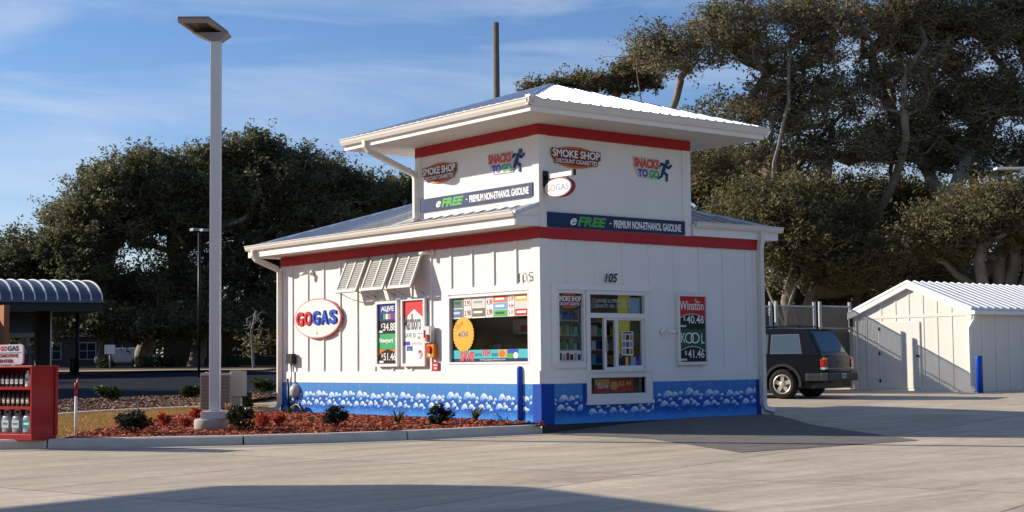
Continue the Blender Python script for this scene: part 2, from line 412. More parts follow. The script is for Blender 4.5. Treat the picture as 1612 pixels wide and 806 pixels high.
# service window assembly
b = MB(K).frame(**RW)
b.box(1.30, 1.42, .44, 2.92, -.1, .05, FR); b.box(3.12, 3.32, .44, 2.92, -.1, .05, FR); b.box(1.42, 3.12, 2.85, 2.92, -.1, .05, FR)
b.box(1.42, 3.12, 2.32, 2.43, -.1, .05, FR); b.box(1.42, 3.12, .97, 1.13, -.1, .05, FR); b.box(1.42, 3.12, .44, .60, -.1, .05, FR); b.box(1.28, 3.36, .36, .44, 0, .075, FR)
b.box(1.40, 3.14, 1.10, 1.14, -.1, .12, FR)
sw = b.build('service_window', kiosk)
g = MB(K).frame(**RW)
g.pane(1.42, 3.12, 2.43, 2.85); g.pane(1.42, 3.12, .60, .97); g.pane(2.3, 3.07, 1.2, 2.28)
g.build('pane', sw, local=True)
b = MB(K).frame(**RW)
for a in ((1.86, 1.93, 1.14, 2.32), (2.20, 2.25, 1.14, 2.32), (1.93, 2.20, 1.14, 1.2), (1.93, 2.20, 2.27, 2.32)): b.box(a[0], a[1], a[2], a[3], -.05, .02, FR)
b.box(1.90, 1.925, 1.55, 1.85, .02, .045, GALV)
sash = b.build('sliding_sash', sw, local=True)
b = MB(K).frame(**RW)
for a in ((2.27, 2.31, 1.14, 2.32), (3.06, 3.12, 1.14, 2.32), (2.31, 3.06, 1.14, 1.23), (2.31, 3.06, 2.27, 2.32)): b.box(a[0], a[1], a[2], a[3], -.08, .0, FR)
b.build('fixed_sash', sw, local=True)

# ---- roofs
def cap(b, p0, p1, w=.13, h=.03):
    p0, p1 = Vector(p0), Vector(p1); d = (p1 - p0).normalized(); s = d.cross(Vector((0, 0, 1))).normalized() * w
    z = Vector((0, 0, 1))
    b.add([p0 - s - z * .045 + z * .03, p0 + z * (.03 + h), p0 + s - z * .045 + z * .03, p1 - s - z * .045 + z * .03, p1 + z * (.03 + h), p1 + s - z * .045 + z * .03],
          [(0, 1, 4, 3), (1, 2, 5, 4), (0, 2, 1), (3, 4, 5), (0, 3, 5, 2)], ROOF)
def rib_run(b, a, c, h=.045, w0=.055, w1=.03, up=None):
    a, c = Vector(a), Vector(c); d = (c - a).normalized()
    s = d.cross(Vector((0, 0, 1))).normalized(); nrm = s.cross(d).normalized()
    if nrm.z < 0: nrm = -nrm
    a0 = a + nrm * .001; c0 = c + nrm * .001
    b.add([a0 - s * w0, a0 - s * w1 + nrm * h, a0 + s * w1 + nrm * h, a0 + s * w0, c0 - s * w0, c0 - s * w1 + nrm * h, c0 + s * w1 + nrm * h, c0 + s * w0],
          [(0, 1, 5, 4), (1, 2, 6, 5), (2, 3, 7, 6), (3, 2, 1, 0), (4, 5, 6, 7)], ROOF)
SL = .333
# main hip roof
EX0, EX1, EY0, EY1, EZ = -.68, R0 + .68, -.10, L_ + .68, 4.60
hw = (EX1 - EX0) / 2; RX = EX0 + hw; RZ = EZ + hw * SL
b = MB(K)
yr1 = EY1 - hw
b.quad([(EX0, 0, EZ), (EX0, EY1, EZ), (RX, yr1, RZ), (RX, 0.2, RZ), (0.1, .2, EZ + .78 * SL), (.0, 0, EZ + .68 * SL)], ROOF)
b.quad([(EX0, EY1, EZ), (EX1, EY1, EZ), (RX, yr1, RZ)], ROOF)
hx = T_ - .02
b.quad([(EX1, EY0, EZ), (EX1, EY1, EZ), (RX, yr1, RZ), (RX, EY0 + hw, RZ)], ROOF)
b.quad([(hx, EY0, EZ), (EX1, EY0, EZ), (hx, EY0 + EX1 - hx, EZ + (EX1 - hx) * SL)], ROOF)
y = .25
while y < EY1 - .2:
    run = min(hw, (EY1 - y))
    if y < T_: run = .66
    rib_run(b, (EX0, y, EZ), (EX0 + run, y, EZ + run * SL)); y += .42
x = hx + .25
while x < EX1 - .15:
    run = (EX1 - x); rib_run(b, (x, EY0, EZ), (x, EY0 + run, EZ + run * SL)); x += .42
cap(b, (EX0, EY1, EZ), (RX, yr1, RZ)); cap(b, (EX1, EY0, EZ), (hx, EY0 + EX1 - hx, EZ + (EX1 - hx) * SL)); cap(b, (RX, yr1, RZ), (RX, T_, RZ))
b.box(EX0, .0, -.03, .04, EZ - .06, EZ - .03, GUT)
# rake flashing over the cut end of the skirt roof
b.add([(EX0, -.04, EZ + .05), (0, -.04, EZ + .68 * SL + .05), (0, .05, EZ + .68 * SL + .05), (EX0, .05, EZ + .05), (EX0, -.04, EZ - .02), (0, -.04, EZ + .68 * SL - .02), (0, .05, EZ + .68 * SL - .02), (EX0, .05, EZ - .02)],
      [(0, 1, 2, 3), (0, 4, 5, 1), (3, 2, 6, 7), (0, 3, 7, 4), (1, 5, 6, 2)], ROOF)
roof1 = b.build('lower_roof', kiosk)
b = MB(K)                              # fascia boards and soffit of the lower roof
b.box(EX0, EX0 + .04, -.0, EY1, BAND1 + .02, EZ - .005, WT); b.box(EX0 + .04, EX1, EY1 - .04, EY1, BAND1 + .02, EZ - .005, WT); b.box(EX1 - .04, EX1, EY0, EY1 - .04, BAND1 + .02, EZ - .005, WT)
b.box(T_, EX1 - .04, EY0, EY0 + .05, BAND1 + .01, EZ - .005, WT)
b.prism([(EX0, BAND1 + .02), (0, BAND1 + .02), (0, EZ + .68 * SL - .03), (EX0, EZ - .03)], -.012, .03, W, ax=1)
b.build('fascia', kiosk)
b = MB(K)
b.box(EX0 + .04, -.0, .03, EY1 - .04, BAND1 + .02, BAND1 + .05, SOF); b.box(0, EX1 - .04, L_, EY1 - .04, BAND1 + .02, BAND1 + .05, SOF); b.box(R0, EX1 - .04, EY0 + .05, L_, BAND1 + .02, BAND1 + .05, SOF)
b.build('soffit', kiosk)
def gutter(b, p0, p1, out, zt_, h=.15, w=.13):
    p0, p1, out = Vector(p0), Vector(p1), Vector(out)
    prof = [(0, 0), (.0, -h), (w * .55, -h), (w * .8, -h * .55), (w * .86, -h * .2), (w, -h * .12), (w, 0), (w - .02, 0), (w - .03, -.03), (w * .5, -h + .03), (.02, -h + .03), (.015, 0)]
    vs = []
    for P in (p0, p1):
        for o_, z_ in prof: vs.append(P + out * o_ + Vector((0, 0, zt_ + z_)))
    n_ = len(prof)
    fs = [(i, (i + 1) % n_, (i + 1) % n_ + n_, i + n_) for i in range(n_)] + [tuple(range(n_)), tuple(range(n_, 2 * n_))[::-1]]
    b.add(vs, fs, GUT)
b = MB(K)
gutter(b, (EX0, -.02, 0), (EX0, EY1 + .02, 0), (-1, 0, 0), 4.655, .14)
gutter(b, (T_ + .02, EY0, 0), (EX1 + .1, EY0, 0), (0, -1, 0), 4.655, .14)
b.build('gutter', kiosk)
# tower roof
O = 1.27; TZ = 6.86; c_ = T_ / 2; RH = (O + c_) * SL
b = MB(K)
cs = [(-O, -O), (T_ + O, -O), (T_ + O, T_ + O), (-O, T_ + O)]
for i in range(4): b.quad([(*cs[i], TZ), (*cs[(i + 1) % 4], TZ), (c_, c_, TZ + RH)], ROOF)
k = -O + .16
while k < T_ + O - .1:
    run = min(k + O, T_ + O - k)
    for (s0, s1) in (((-O, k), (1, 0)), ((k, -O), (0, 1)), ((T_ + O, k), (-1, 0)), ((k, T_ + O), (0, -1))):
        rib_run(b, (s0[0] - s1[0] * .03, s0[1] - s1[1] * .03, TZ), (s0[0] + s1[0] * run, s0[1] + s1[1] * run, TZ + run * SL), h=.055, w0=.055, w1=.043)
    k += .30
for c in cs: cap(b, (*c, TZ), (c_, c_, TZ + RH), w=.16, h=.04)
b.build('tower_roof', kiosk)
b = MB(K)
for a in ((-O, -O + .04, -O, T_ + O), (T_ + O - .04, T_ + O, -O, T_ + O), (-O + .04, T_ + O - .04, -O, -O + .04), (-O + .04, T_ + O - .04, T_ + O - .04, T_ + O)):
    b.box(a[0], a[1], a[2], a[3], 6.605, TZ - .003, WT)
b.build('fascia', kiosk)
b = MB(K); b.box(-O + .04, T_ + O - .04, -O + .04, T_ + O - .04, 6.615, 6.64, SOF); b.build('soffit', kiosk)
b = MB(K)
gutter(b, (-O, -O - .13, 0), (-O, T_ + O + .05, 0), (-1, 0, 0), TZ + .02, .16)
gutter(b, (-O - .13, -O, 0), (T_ + O + .05, -O, 0), (0, -1, 0), TZ + .02, .16)
b.box(-O - .06, -O + .10, -O - .06, -O + .10, TZ - .01, TZ + .09, WT)
b.build('gutter', kiosk)
# recessed soffit light
b = MB(K); b.frame((3.5, -.62, 6.61), (1, 0, 0), (0, 1, 0), (0, 0, 1)); b.lathe([(.13, -.012), (.13, .004)], (0, 0, 0), FR, 20); b.lathe([(.09, -.014), (.09, -.0125)], (0, 0, 0), SOF, 20); b.build('soffit_light', kiosk)
# downspouts
b = MB(K)
b.tube([(-1.30, 5.02, 6.75), (-1.30, 5.02, 6.60), (-1.22, 5.0, 6.50), (-.12, 4.70, 5.98), (-.07, 4.66, 5.86), (-.07, 4.66, 4.88), (-.16, 4.66, 4.80)], .085, GUT, n=4, smooth=False)
b.build('downspout', kiosk)
b = MB(K)
b.tube([(-.74, L_ + .28, 4.52), (-.74, L_ + .28, 4.36), (-.68, L_ + .24, 4.26), (-.16, L_ - .0, 4.0), (-.10, L_ - .05, 3.9), (-.10, L_ - .05, .25), (-.16, L_ - .0, .12), (-.42, L_ + .15, .05)], .09, GUT, n=4, smooth=False)
b.build('downspout', kiosk)
b = MB(K)
b.tube([(R0 - .0, -.15, 4.52), (R0, -.14, 4.3), (R0, -.10, 4.1), (R0, -.10, .25), (R0 + .04, -.14, .12), (R0 + .18, -.30, .06)], .09, GUT, n=4, smooth=False)
b.build('downspout', kiosk)

# ---- bahama shutters
def shutter(y0, y1):
    b = MB(K)
    top = Vector((-.10, y1, 4.02)); dn = Vector((-.36, 0, -.86)); dn_n = dn.normalized(); nrm = Vector((-dn_n.z, 0, dn_n.x)); nrm = Vector((dn_n.z, 0, -dn_n.x))
    b.frame(top, (0, -1, 0), dn_n * -1, nrm)
    Wd = y1 - y0; Ln = dn.length; s = .05
    for a in ((0, s + .01, -Ln, 0), (Wd - s - .01, Wd, -Ln, 0), (Wd / 2 - .03, Wd / 2 + .03, -Ln + .06, -.06), (s, Wd - s, -.07, 0), (s, Wd - s, -Ln, -Ln + .08)):
        b.box(a[0], a[1], a[2], a[3], -.02, .03, SHUT)
    nsl = 12
    for i in range(nsl):
        z = -.09 - (Ln - .2) * (i + .5) / nsl
        b.add([(s, z + .035, -.012), (Wd - s, z + .035, -.012), (Wd - s, z - .035, .022), (s, z - .035, .022), (s, z + .028, -.018), (Wd - s, z + .028, -.018), (Wd - s, z - .042, .016), (s, z - .042, .016)],
              [(0, 1, 2, 3), (4, 7, 6, 5), (0, 4, 5, 1), (2, 6, 7, 3)], SHUT)
    o = b.build('shutter', kiosk)
    for yy in (y0 + .06, y1 - .06):
        q = MB(K); q.tube([(-.10 - .34, yy, 4.02 - .82), (-.02, yy, 3.02)], .012, GALV, n=6); q.build('stay', o, local=True)
    q = MB(K); q.box(-.12, -.03, y0, y1, 4.02, 4.05, SHUT); q.build('hinge_rail', o, local=True)
for a in ((6.76, 7.74), (5.54, 6.55), (4.33, 5.32)): shutter(*a)
# ================================================================== GROUND
import bmesh
def sheet(name, poly, dz, m, kind='structure', hfun=None, fine=0):
    bm = bmesh.new(); vs = [bm.verts.new((p[0], p[1], 0)) for p in poly]; bm.faces.new(vs)
    bmesh.ops.triangulate(bm, faces=bm.faces[:])
    for tc_ in (0., (.93 + .18) / .018):
        bmesh.ops.bisect_plane(bm, geom=bm.verts[:] + bm.edges[:] + bm.faces[:], plane_co=(DX * tc_, DY * tc_, 0), plane_no=(DX, DY, 0))
    if fine:
        xs = [p[0] for p in poly]; ys_ = [p[1] for p in poly]
        x = min(xs) + fine
        while x < max(xs): bmesh.ops.bisect_plane(bm, geom=bm.verts[:] + bm.edges[:] + bm.faces[:], plane_co=(x, 0, 0), plane_no=(1, 0, 0)); x += fine
        x = min(ys_) + fine
        while x < max(ys_): bmesh.ops.bisect_plane(bm, geom=bm.verts[:] + bm.edges[:] + bm.faces[:], plane_co=(0, x, 0), plane_no=(0, 1, 0)); x += fine
    for v in bm.verts: v.co.z = (hfun(v.co.x, v.co.y) if hfun else zt(v.co.x, v.co.y)) + dz
    bmesh.ops.recalc_face_normals(bm, faces=bm.faces[:])
    me = bpy.data.meshes.new(name); bm.to_mesh(me); bm.free()
    if sum(p.normal.z for p in me.polygons) < 0: me.flip_normals()
    me.materials.append(m); o = bpy.data.objects.new(name, me); col.objects.link(o)
    o['kind'] = kind
    return o
def loc(a, t): return (a * .78110 / 1.0 + t * DX, -a * .62431 + t * DY)      # a = sideways, t = depth beyond the kiosk corner
def concrete_mat():
    m, n, l, out = nt('weathered concrete paving')
    b = n.new('ShaderNodeBsdfPrincipled'); l.new(b.outputs[0], out.inputs[0]); b.inputs['Roughness'].default_value = .75; b.inputs['Specular IOR Level'].default_value = .35
    tc = n.new('ShaderNodeTexCoord')
    mp = n.new('ShaderNodeMapping'); mp.inputs['Rotation'].default_value = (0, 0, R_(-16)); mp.inputs['Location'].default_value = (1.2, .6, 0); l.new(tc.outputs['Object'], mp.inputs[0])
    br = n.new('ShaderNodeTexBrick'); br.offset = 0; br.squash = 1; br.inputs['Scale'].default_value = 1; br.inputs['Mortar Size'].default_value = .012; br.inputs['Brick Width'].default_value = 4.6; br.inputs['Row Height'].default_value = 4.6
    br.inputs['Color1'].default_value = (.50, .42, .31, 1); br.inputs['Color2'].default_value = (.575, .485, .37, 1); br.inputs['Mortar'].default_value = (.12, .11, .10, 1)
    l.new(mp.outputs[0], br.inputs['Vector'])
    n1 = n.new('ShaderNodeTexNoise'); n1.inputs['Scale'].default_value = .45; n1.inputs['Detail'].default_value = 7; n1.inputs['Roughness'].default_value = .65; l.new(tc.outputs['Object'], n1.inputs['Vector'])
    mp2 = n.new('ShaderNodeMapping'); mp2.inputs['Rotation'].default_value = (0, 0, R_(24)); mp2.inputs['Scale'].default_value = (.35, 2.2, 1); l.new(tc.outputs['Object'], mp2.inputs[0])
    n2 = n.new('ShaderNodeTexNoise'); n2.inputs['Scale'].default_value = 1.1; n2.inputs['Detail'].default_value = 9; n2.inputs['Roughness'].default_value = .7; n2.inputs['Distortion'].default_value = .5; l.new(mp2.outputs[0], n2.inputs['Vector'])
    n3 = n.new('ShaderNodeTexNoise'); n3.inputs['Scale'].default_value = 60; n3.inputs['Detail'].default_value = 4; l.new(tc.outputs['Object'], n3.inputs['Vector'])
    def ramp(src, a, bb, lo, hi):
        r = n.new('ShaderNodeMapRange'); r.inputs['From Min'].default_value = a; r.inputs['From Max'].default_value = bb; r.inputs['To Min'].default_value = lo; r.inputs['To Max'].default_value = hi; l.new(src, r.inputs['Value']); return r.outputs[0]
    def mul(c, f):
        x = n.new('ShaderNodeMix'); x.data_type = 'RGBA'; x.blend_type = 'MULTIPLY'; x.inputs['Factor'].default_value = 1; l.new(c, x.inputs['A']); l.new(f, x.inputs['B']); return x.outputs['Result']
    c = mul(br.outputs['Color'], ramp(n1.outputs['Fac'], .25, .75, .80, 1.14))
    c = mul(c, ramp(n2.outputs['Fac'], .32, .60, .74, 1.08))
    c = mul(c, ramp(n3.outputs['Fac'], .3, .7, .93, 1.05))
    n4 = n.new('ShaderNodeTexNoise'); n4.inputs['Scale'].default_value = 9; n4.inputs['Detail'].default_value = 8; l.new(tc.outputs['Object'], n4.inputs['Vector'])
    c = mul(c, ramp(n4.outputs['Fac'], .3, .7, .88, 1.08))
    # dark drip spots
    vo = n.new('ShaderNodeTexVoronoi'); vo.inputs['Scale'].default_value = 1.3; l.new(tc.outputs['Object'], vo.inputs['Vector'])
    c = mul(c, ramp(vo.outputs['Distance'], .02, .06, .62, 1.0))
    n5 = n.new('ShaderNodeTexNoise'); n5.inputs['Scale'].default_value = .8; n5.inputs['Detail'].default_value = 12; n5.inputs['Roughness'].default_value = .75; l.new(tc.outputs['Object'], n5.inputs['Vector'])
    c = mul(c, ramp(n5.outputs['Fac'], .30, .40, .70, 1.0))
    mp6 = n.new('ShaderNodeMapping'); mp6.inputs['Rotation'].default_value = (0, 0, R_(-52)); mp6.inputs['Scale'].default_value = (.05, 1.6, 1); l.new(tc.outputs['Object'], mp6.inputs[0])
    n6 = n.new('ShaderNodeTexNoise'); n6.inputs['Scale'].default_value = 1.4; n6.inputs['Detail'].default_value = 5; n6.inputs['Roughness'].default_value = .8; l.new(mp6.outputs[0], n6.inputs['Vector'])
    c = mul(c, ramp(n6.outputs['Fac'], .34, .44, .86, 1.0))
    l.new(c, b.inputs['Base Color'])
    bp = n.new('ShaderNodeBump'); bp.inputs['Strength'].default_value = .25; bp.inputs['Distance'].default_value = .01; l.new(n3.outputs['Fac'], bp.inputs['Height']); l.new(bp.outputs[0], b.inputs['Normal'])
    return m
CONC = concrete_mat()
ASPH = mat('dark asphalt', (.22, .208, .188), .92, var=.22, scale=3.5, bump=.8, bscale=150, detail=12)
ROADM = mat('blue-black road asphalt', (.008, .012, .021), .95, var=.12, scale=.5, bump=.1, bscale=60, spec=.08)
CURBM = mat('curb concrete', (.62, .57, .49), .8, var=.14, scale=3.5, bump=.3, bscale=50, detail=9)
WALKM = mat('sidewalk concrete', (.45, .37, .27), .85, var=.06, scale=1)
SOIL = mat('dry ground', (.16, .12, .07), .95, var=.15, scale=.6)
sheet('ground', [loc(-900, -70), loc(900, -70), loc(900, 1600), loc(-900, 1600)], 0, SOIL)
sheet('pavement', [loc(-60, -40), loc(60, -40), loc(60, 21), loc(1.5, 21), loc(1.5, 6), loc(-2, -.9), loc(-60, -2.6)], .006, CONC)
# asphalt strip in front of the service window, ramped up to the wall
def ramp_h(x, y):
    z = zt(x, y) + .006
    dx_ = max(0 - x, 0, x - 5.4); d = math.hypot(dx_, max(0, -y)); k = min(1, d / 1.6)
    w_ = (1 - k) * min(1, max(0, x - .1) / 3.2)
    return w_ * -.015 + (1 - w_) * z
sheet('asphalt_apron', [(-.06, .1), (.02, -.50), (.3, -2.2), (-.9, -5.2), (2.65, -5.45), (5.1, -1.0), (5.5, -.1), (5.5, .1)], .006, ASPH, hfun=ramp_h, fine=.35)
sheet('service_lane', [(5.3, .2), (5.32, -.8), (9.5, 2.6), (7.0, 16), (5.3, 14)], .012, CONC)
# curb line
top_px = [(863, 668), (760, 672.5), (640, 678), (520, 682), (383, 685.5), (300, 687), (200, 689), (75, 691), (0, 692.5), (-120, 694)]
curb = [gp(*q, .15) for q in top_px]
curb = [Vector((p.x, p.y, 0)) for p in curb]
def offset_poly(pts, d):
    out = []
    for i, p in enumerate(pts):
        t_ = (pts[min(i + 1, len(pts) - 1)] - pts[max(0, i - 1)]).normalized(); nrm = Vector((t_.y, -t_.x, 0)); out.append(p + nrm * d)
    return out
joints = {0, 2, 4, 7, 9}
def curb_run(pts, name):
    # pts front-top line ordered right to left
    b = MB(); fr = pts; bk = offset_poly(pts, .17)
    prof = []
    n_ = len(fr); vs = []; 
    for i in range(n_):
        f, k = fr[i], bk[i]; z = zt(f.x, f.y); inn = (k - f).normalized()
        for q, zz in ((f - inn * .05, z - .05), (f - inn * .04, z + .03), (f - inn * .015, z + .125), (f + inn * .02, z + .148), (k, z + .152), (k, z - .05)): vs.append((q.x, q.y, zz))
    fs = []
    for i in range(n_ - 1):
        for j in range(5): a = i * 6 + j; fs.append((a, a + 6, a + 7, a + 1))
    fs += [tuple(range(6)), tuple(range((n_ - 1) * 6, n_ * 6))[::-1]]
    b.add(vs, fs, CURBM); o = b.build(name); o['kind'] = 'structure'; return o
idx = sorted(joints)
def resample(a, c, k=6): return [a.lerp(c, i / k) for i in range(k + 1)]
for i in range(len(idx) - 1):
    seg = curb[idx[i]:idx[i + 1] + 1]
    d0 = (seg[1] - seg[0]).normalized() * .012; d1 = (seg[-2] - seg[-1]).normalized() * .012
    seg = [seg[0] + d0] + seg[1:-1] + [seg[-1] + d1]
    curb_run(seg, 'curb')
# gutter strip of paler concrete along the curb
gut = offset_poly(curb, -.06); gut2 = offset_poly(curb, -.42)
for i in range(len(idx) - 1):
    a, c = gut[idx[i]:idx[i + 1] + 1], gut2[idx[i]:idx[i + 1] + 1]
    sheet('curb_gutter', [(p.x, p.y) for p in a] + [(p.x, p.y) for p in reversed(c)], .011, mat('gutter concrete', (.44, .40, .34), .8, var=.12, scale=2.5, bump=.2, bscale=60, detail=9))
# planting beds
def bed_h(x, y):
    z = zt(x, y) + .135; k = min(1, max(0, -x) / 1.3)
    return (1 - k) * .005 + k * z if (y > -.1 and y < 8.6) else z
inner = offset_poly(curb, .165)
strip_px = [(-40, 662), (84, 656), (160, 650.5), (317, 643.5), (437, 638)]
strip = [gp(*q, .10) for q in strip_px]
MULCH = mat('red wood mulch', (.34, .10, .055), .9, var=.35, scale=9, bump=1., bscale=45, detail=9)
GRASS = mat('dormant golden turf', (.60, .40, .16), .95, var=.22, scale=3, bump=.8, bscale=80, detail=9)
BROWN = mat('brown bark mulch', (.19, .115, .075), .95, var=.35, scale=7, bump=1., bscale=40, detail=9)
mul_edge = [gp(*q, .12) for q in [(105, 688), (190, 673), (240, 664), (300, 652), (345, 646)]]
wall_end = Vector((-.02, 8.48, 0))
red_poly = [(p.x, p.y) for p in inner if p.x > mul_edge[0].x] + [(p.x, p.y) for p in mul_edge] + [(-.9, 9.2), (-.03, 9.2), (-.03, -.12), (-.28, -.16)]
sheet('mulch_bed', red_poly, 0, MULCH, hfun=bed_h, fine=.5)
gr_poly = [(p.x, p.y) for p in reversed([q for q in inner if q.x <= inner[4].x])] + [(p.x, p.y) for p in [mul_edge[0]]]
gr_poly = [(p.x, p.y) for p in strip] + [(p.x, p.y) for p in reversed(mul_edge)] + [(p.x, p.y) for p in inner[7:]]
sheet('dry_lawn', gr_poly, -.012, GRASS, hfun=bed_h, fine=.8)
# low kerb between lawn and bark bed
b = MB(); k2 = offset_poly([Vector((p.x, p.y, 0)) for p in strip], .16)
vs = []; fs = []
for p, q in zip(strip, k2):
    for a, zz in ((p, .0), (p, .19), (q, .19), (q, .0)): vs.append((a.x, a.y, zt(a.x, a.y) + zz - .02))
for i in range(len(strip) - 1):
    for j in range(3): a = i * 4 + j; fs.append((a, a + 4, a + 5, a + 1))
b.add(vs, fs, CURBM); o = b.build('curb'); o['kind'] = 'structure'
back_px = [(-40, 637), (84, 633), (196, 628), (317, 624), (380, 621), (450, 619), (470, 619)]
back = [gp(*q, .08) for q in back_px]
br_poly = [(p.x, p.y) for p in strip] + [(0.2, strip[-1].y + 1.0)] + [(p.x, p.y) for p in reversed(back)]
sheet('bark_bed', br_poly, .10, BROWN)
# back road and sidewalk
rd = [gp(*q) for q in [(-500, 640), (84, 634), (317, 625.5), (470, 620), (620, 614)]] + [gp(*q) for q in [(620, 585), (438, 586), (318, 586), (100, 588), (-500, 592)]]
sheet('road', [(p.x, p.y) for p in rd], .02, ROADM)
t_far = (gp(200, 587).x * DX + gp(200, 587).y * DY)
sw1 = [loc(-60, t_far - .2), loc(-12.5, t_far - .2), loc(-12.5, t_far + 2.2), loc(-60, t_far + 4)]
sheet('sidewalk', sw1, .10, WALKM)
sheet('far_curb', [loc(-14.5, t_far - 3.6), loc(8, t_far - 3.6), loc(8, t_far - 3.0), loc(-14.5, t_far - 3.0)], .12, WALKM)
sheet('leaf_litter_ground', [loc(-90, t_far + 2.3), loc(90, t_far + 2.3), loc(90, t_far + 60), loc(-90, t_far + 60)], .06, mat('leaf litter', (.10, .065, .035), .95, var=.3, scale=1.2))
# loose mulch chips and turf blades: uncountable ground cover
def scatter(name, poly, count, hf, cols, sz, dz, flat=.5, seed=1, blade=False, only=None):
    rng = np.random.default_rng(seed); P = np.array([(p[0], p[1]) for p in poly]); lo, hi = P.min(0), P.max(0)
    pts = []
    while len(pts) < count:
        q = rng.uniform(lo, hi, (4000, 2)); ins = np.zeros(len(q), bool); j = len(P) - 1
        for i in range(len(P)):
            c = ((P[i, 1] > q[:, 1]) != (P[j, 1] > q[:, 1])) & (q[:, 0] < (P[j, 0] - P[i, 0]) * (q[:, 1] - P[i, 1]) / (P[j, 1] - P[i, 1] + 1e-12) + P[i, 0]); ins ^= c; j = i
        pts += list(q[ins])
    pts = pts[:count]; V = []; F = []; MI = []
    for x, y in pts:
        a = rng.uniform(0, 6.28); L2 = rng.uniform(.5, 1) * sz; w2 = L2 * rng.uniform(.25, .5); z = hf(x, y) + dz + rng.uniform(0, .02)
        k = len(V)
        if blade:
            h = rng.uniform(.4, 1) * sz; V += [(x - .008, y, z), (x + .008, y, z), (x + rng.uniform(-.02, .02), y + rng.uniform(-.02, .02), z + h)]; F.append((k, k + 1, k + 2))
        else:
            ux, uy, uz = math.cos(a), math.sin(a), rng.uniform(-flat, flat); vx, vy, vz = -math.sin(a), math.cos(a), rng.uniform(-flat, flat)
            for s1, s2 in ((-1, -1), (1, -1), (1, 1), (-1, 1)): V.append((x + ux * L2 * s1 + vx * w2 * s2, y + uy * L2 * s1 + vy * w2 * s2, z + .01 + uz * L2 * s1 + vz * w2 * s2))
            F.append((k, k + 1, k + 2, k + 3))
        MI.append(int(rng.integers(len(cols))))
    me = bpy.data.meshes.new(name); me.from_pydata(V, [], F)
    for c in cols: me.materials.append(c)
    me.polygons.foreach_set('material_index', MI); o = bpy.data.objects.new(name, me); col.objects.link(o); o['kind'] = 'stuff'; return o
RC = [mat('red mulch chip a', (.48, .14, .075), .85, var=.1), mat('red mulch chip b', (.40, .085, .042), .85, var=.1), mat('red mulch chip c', (.66, .23, .12), .85, var=.1), mat('red mulch chip d', (.15, .04, .025), .85, var=.1)]
BC = [mat('bark chip a', (.32, .20, .13), .9, var=.1), mat('bark chip b', (.17, .09, .06), .9, var=.1), mat('bark chip c', (.44, .30, .21), .9, var=.1)]
GC = [mat('straw blade a', (.64, .44, .18), .9, var=.1), mat('straw blade b', (.50, .32, .12), .9, var=.1)]
tag(scatter('mulch_chips', red_poly, 26000, bed_h, RC, .035, .0, .6, 1), 'loose red wood mulch chips in the bed along the kiosk', 'mulch')
tag(scatter('bark_chips', br_poly, 15000, lambda x, y: zt(x, y) + .10, BC, .06, .0, .6, 2), 'coarse brown bark chips in the bed by the road', 'mulch')
tag(scatter('turf_blades', gr_poly, 16000, bed_h, GC, .04, -.015, seed=3, blade=True), 'short golden dormant grass behind the curb', 'grass')

# ================================================================== SIGNS ON THE KIOSK (units of 0.75 m)
def sign(name, label, cat, fr, u, z, group=None):
    q = MB().frame(**fr); w_ = q.M @ Vector((u, z, .0)) * K
    return thing(name, label, cat, w_, 0, group)
def sbuild(b, name, par): return b.build(name, par)
def banner(fr, u0, u1, z0, z1, label):
    t = sign('banner', label, 'banner', fr, (u0 + u1) / 2, z0)
    b = MB(K).frame(**fr); b.box(u0, u1, z0, z1, .03, .05, NAVY); sbuild(b, 'panel', t)
    b = MB(K).frame(**fr); W_ = u1 - u0; H = z1 - z0
    b.text('e', u0 + W_ * .155, z0 + H * .20, W_ * .045, H * .48, .052, WP, shear=.35, bold=.02)
    b.text('FREE', u0 + W_ * .205, z0 + H * .16, W_ * .205, H * .66, .052, GREENP, shear=.25, bold=.045)
    b.disc(u0 + W_ * .438, z0 + H * .48, W_ * .006, H * .05, .05, .052, WP, 10)
    b.text('PREMIUM NON-ETHANOL GASOLINE', u0 + W_ * .463, z0 + H * .20, W_ * .505, H * .55, .052, WP, bold=.035)
    sbuild(b, 'lettering', t)
banner(LW, -4.50, -.17, 5.01, 5.32, 'navy banner about non-ethanol gasoline on the sunlit tower side just above the skirt roof')
banner(RW, .19, 4.49, 4.325, 4.655, 'navy banner about non-ethanol gasoline on the shaded tower side just above the lower red band')
def smoke_sign(fr, u0, u1, z0, z1, label, flat=False, name='oval_sign', off=0.):
    t = sign(name, label, 'sign', fr, (u0 + u1) / 2, z0)
    W_ = u1 - u0; H = z1 - z0; cx, cz = (u0 + u1) / 2, (z0 + z1) / 2
    b = MB(K).frame(**fr); d0 = .002 + off; d = .035 + off if not flat else .012 + off
    b.disc(cx, cz, W_ * .48, H * .50, d0, d, BRASS, 48); b.disc(cx, cz, W_ * .455, H * .45, d, d + .004, ORG, 48); b.disc(cx, cz, W_ * .44, H * .41, d + .004, d + .008, REDP, 48)
    b.box(cx - W_ * .50, cx + W_ * .50, cz - H * .06, cz + H * .36, d + .008, d + .014, mat('maroon print', (.16, .02, .02), .4, var=0))
    b.box(cx - W_ * .44, cx + W_ * .44, cz - H * .34, cz - H * .06, d + .008, d + .0135, mat('maroon print', (.16, .02, .02), .4, var=0))
    sbuild(b, 'panel', t)
    b = MB(K).frame(**fr)
    b.text('SMOKE SHOP', cx - W_ * .485, cz - H * .04, W_ * .97, H * .37, d + .017, WP, bold=.03)
    b.text('DISCOUNT CIGARETTES', cx - W_ * .42, cz - H * .31, W_ * .84, H * .20, d + .017, WP, bold=.02)
    sbuild(b, 'lettering', t)
smoke_sign(LW, -4.40, -3.02, 5.66, 6.15, 'smoke shop oval sign on the sunlit tower side, half in shadow')
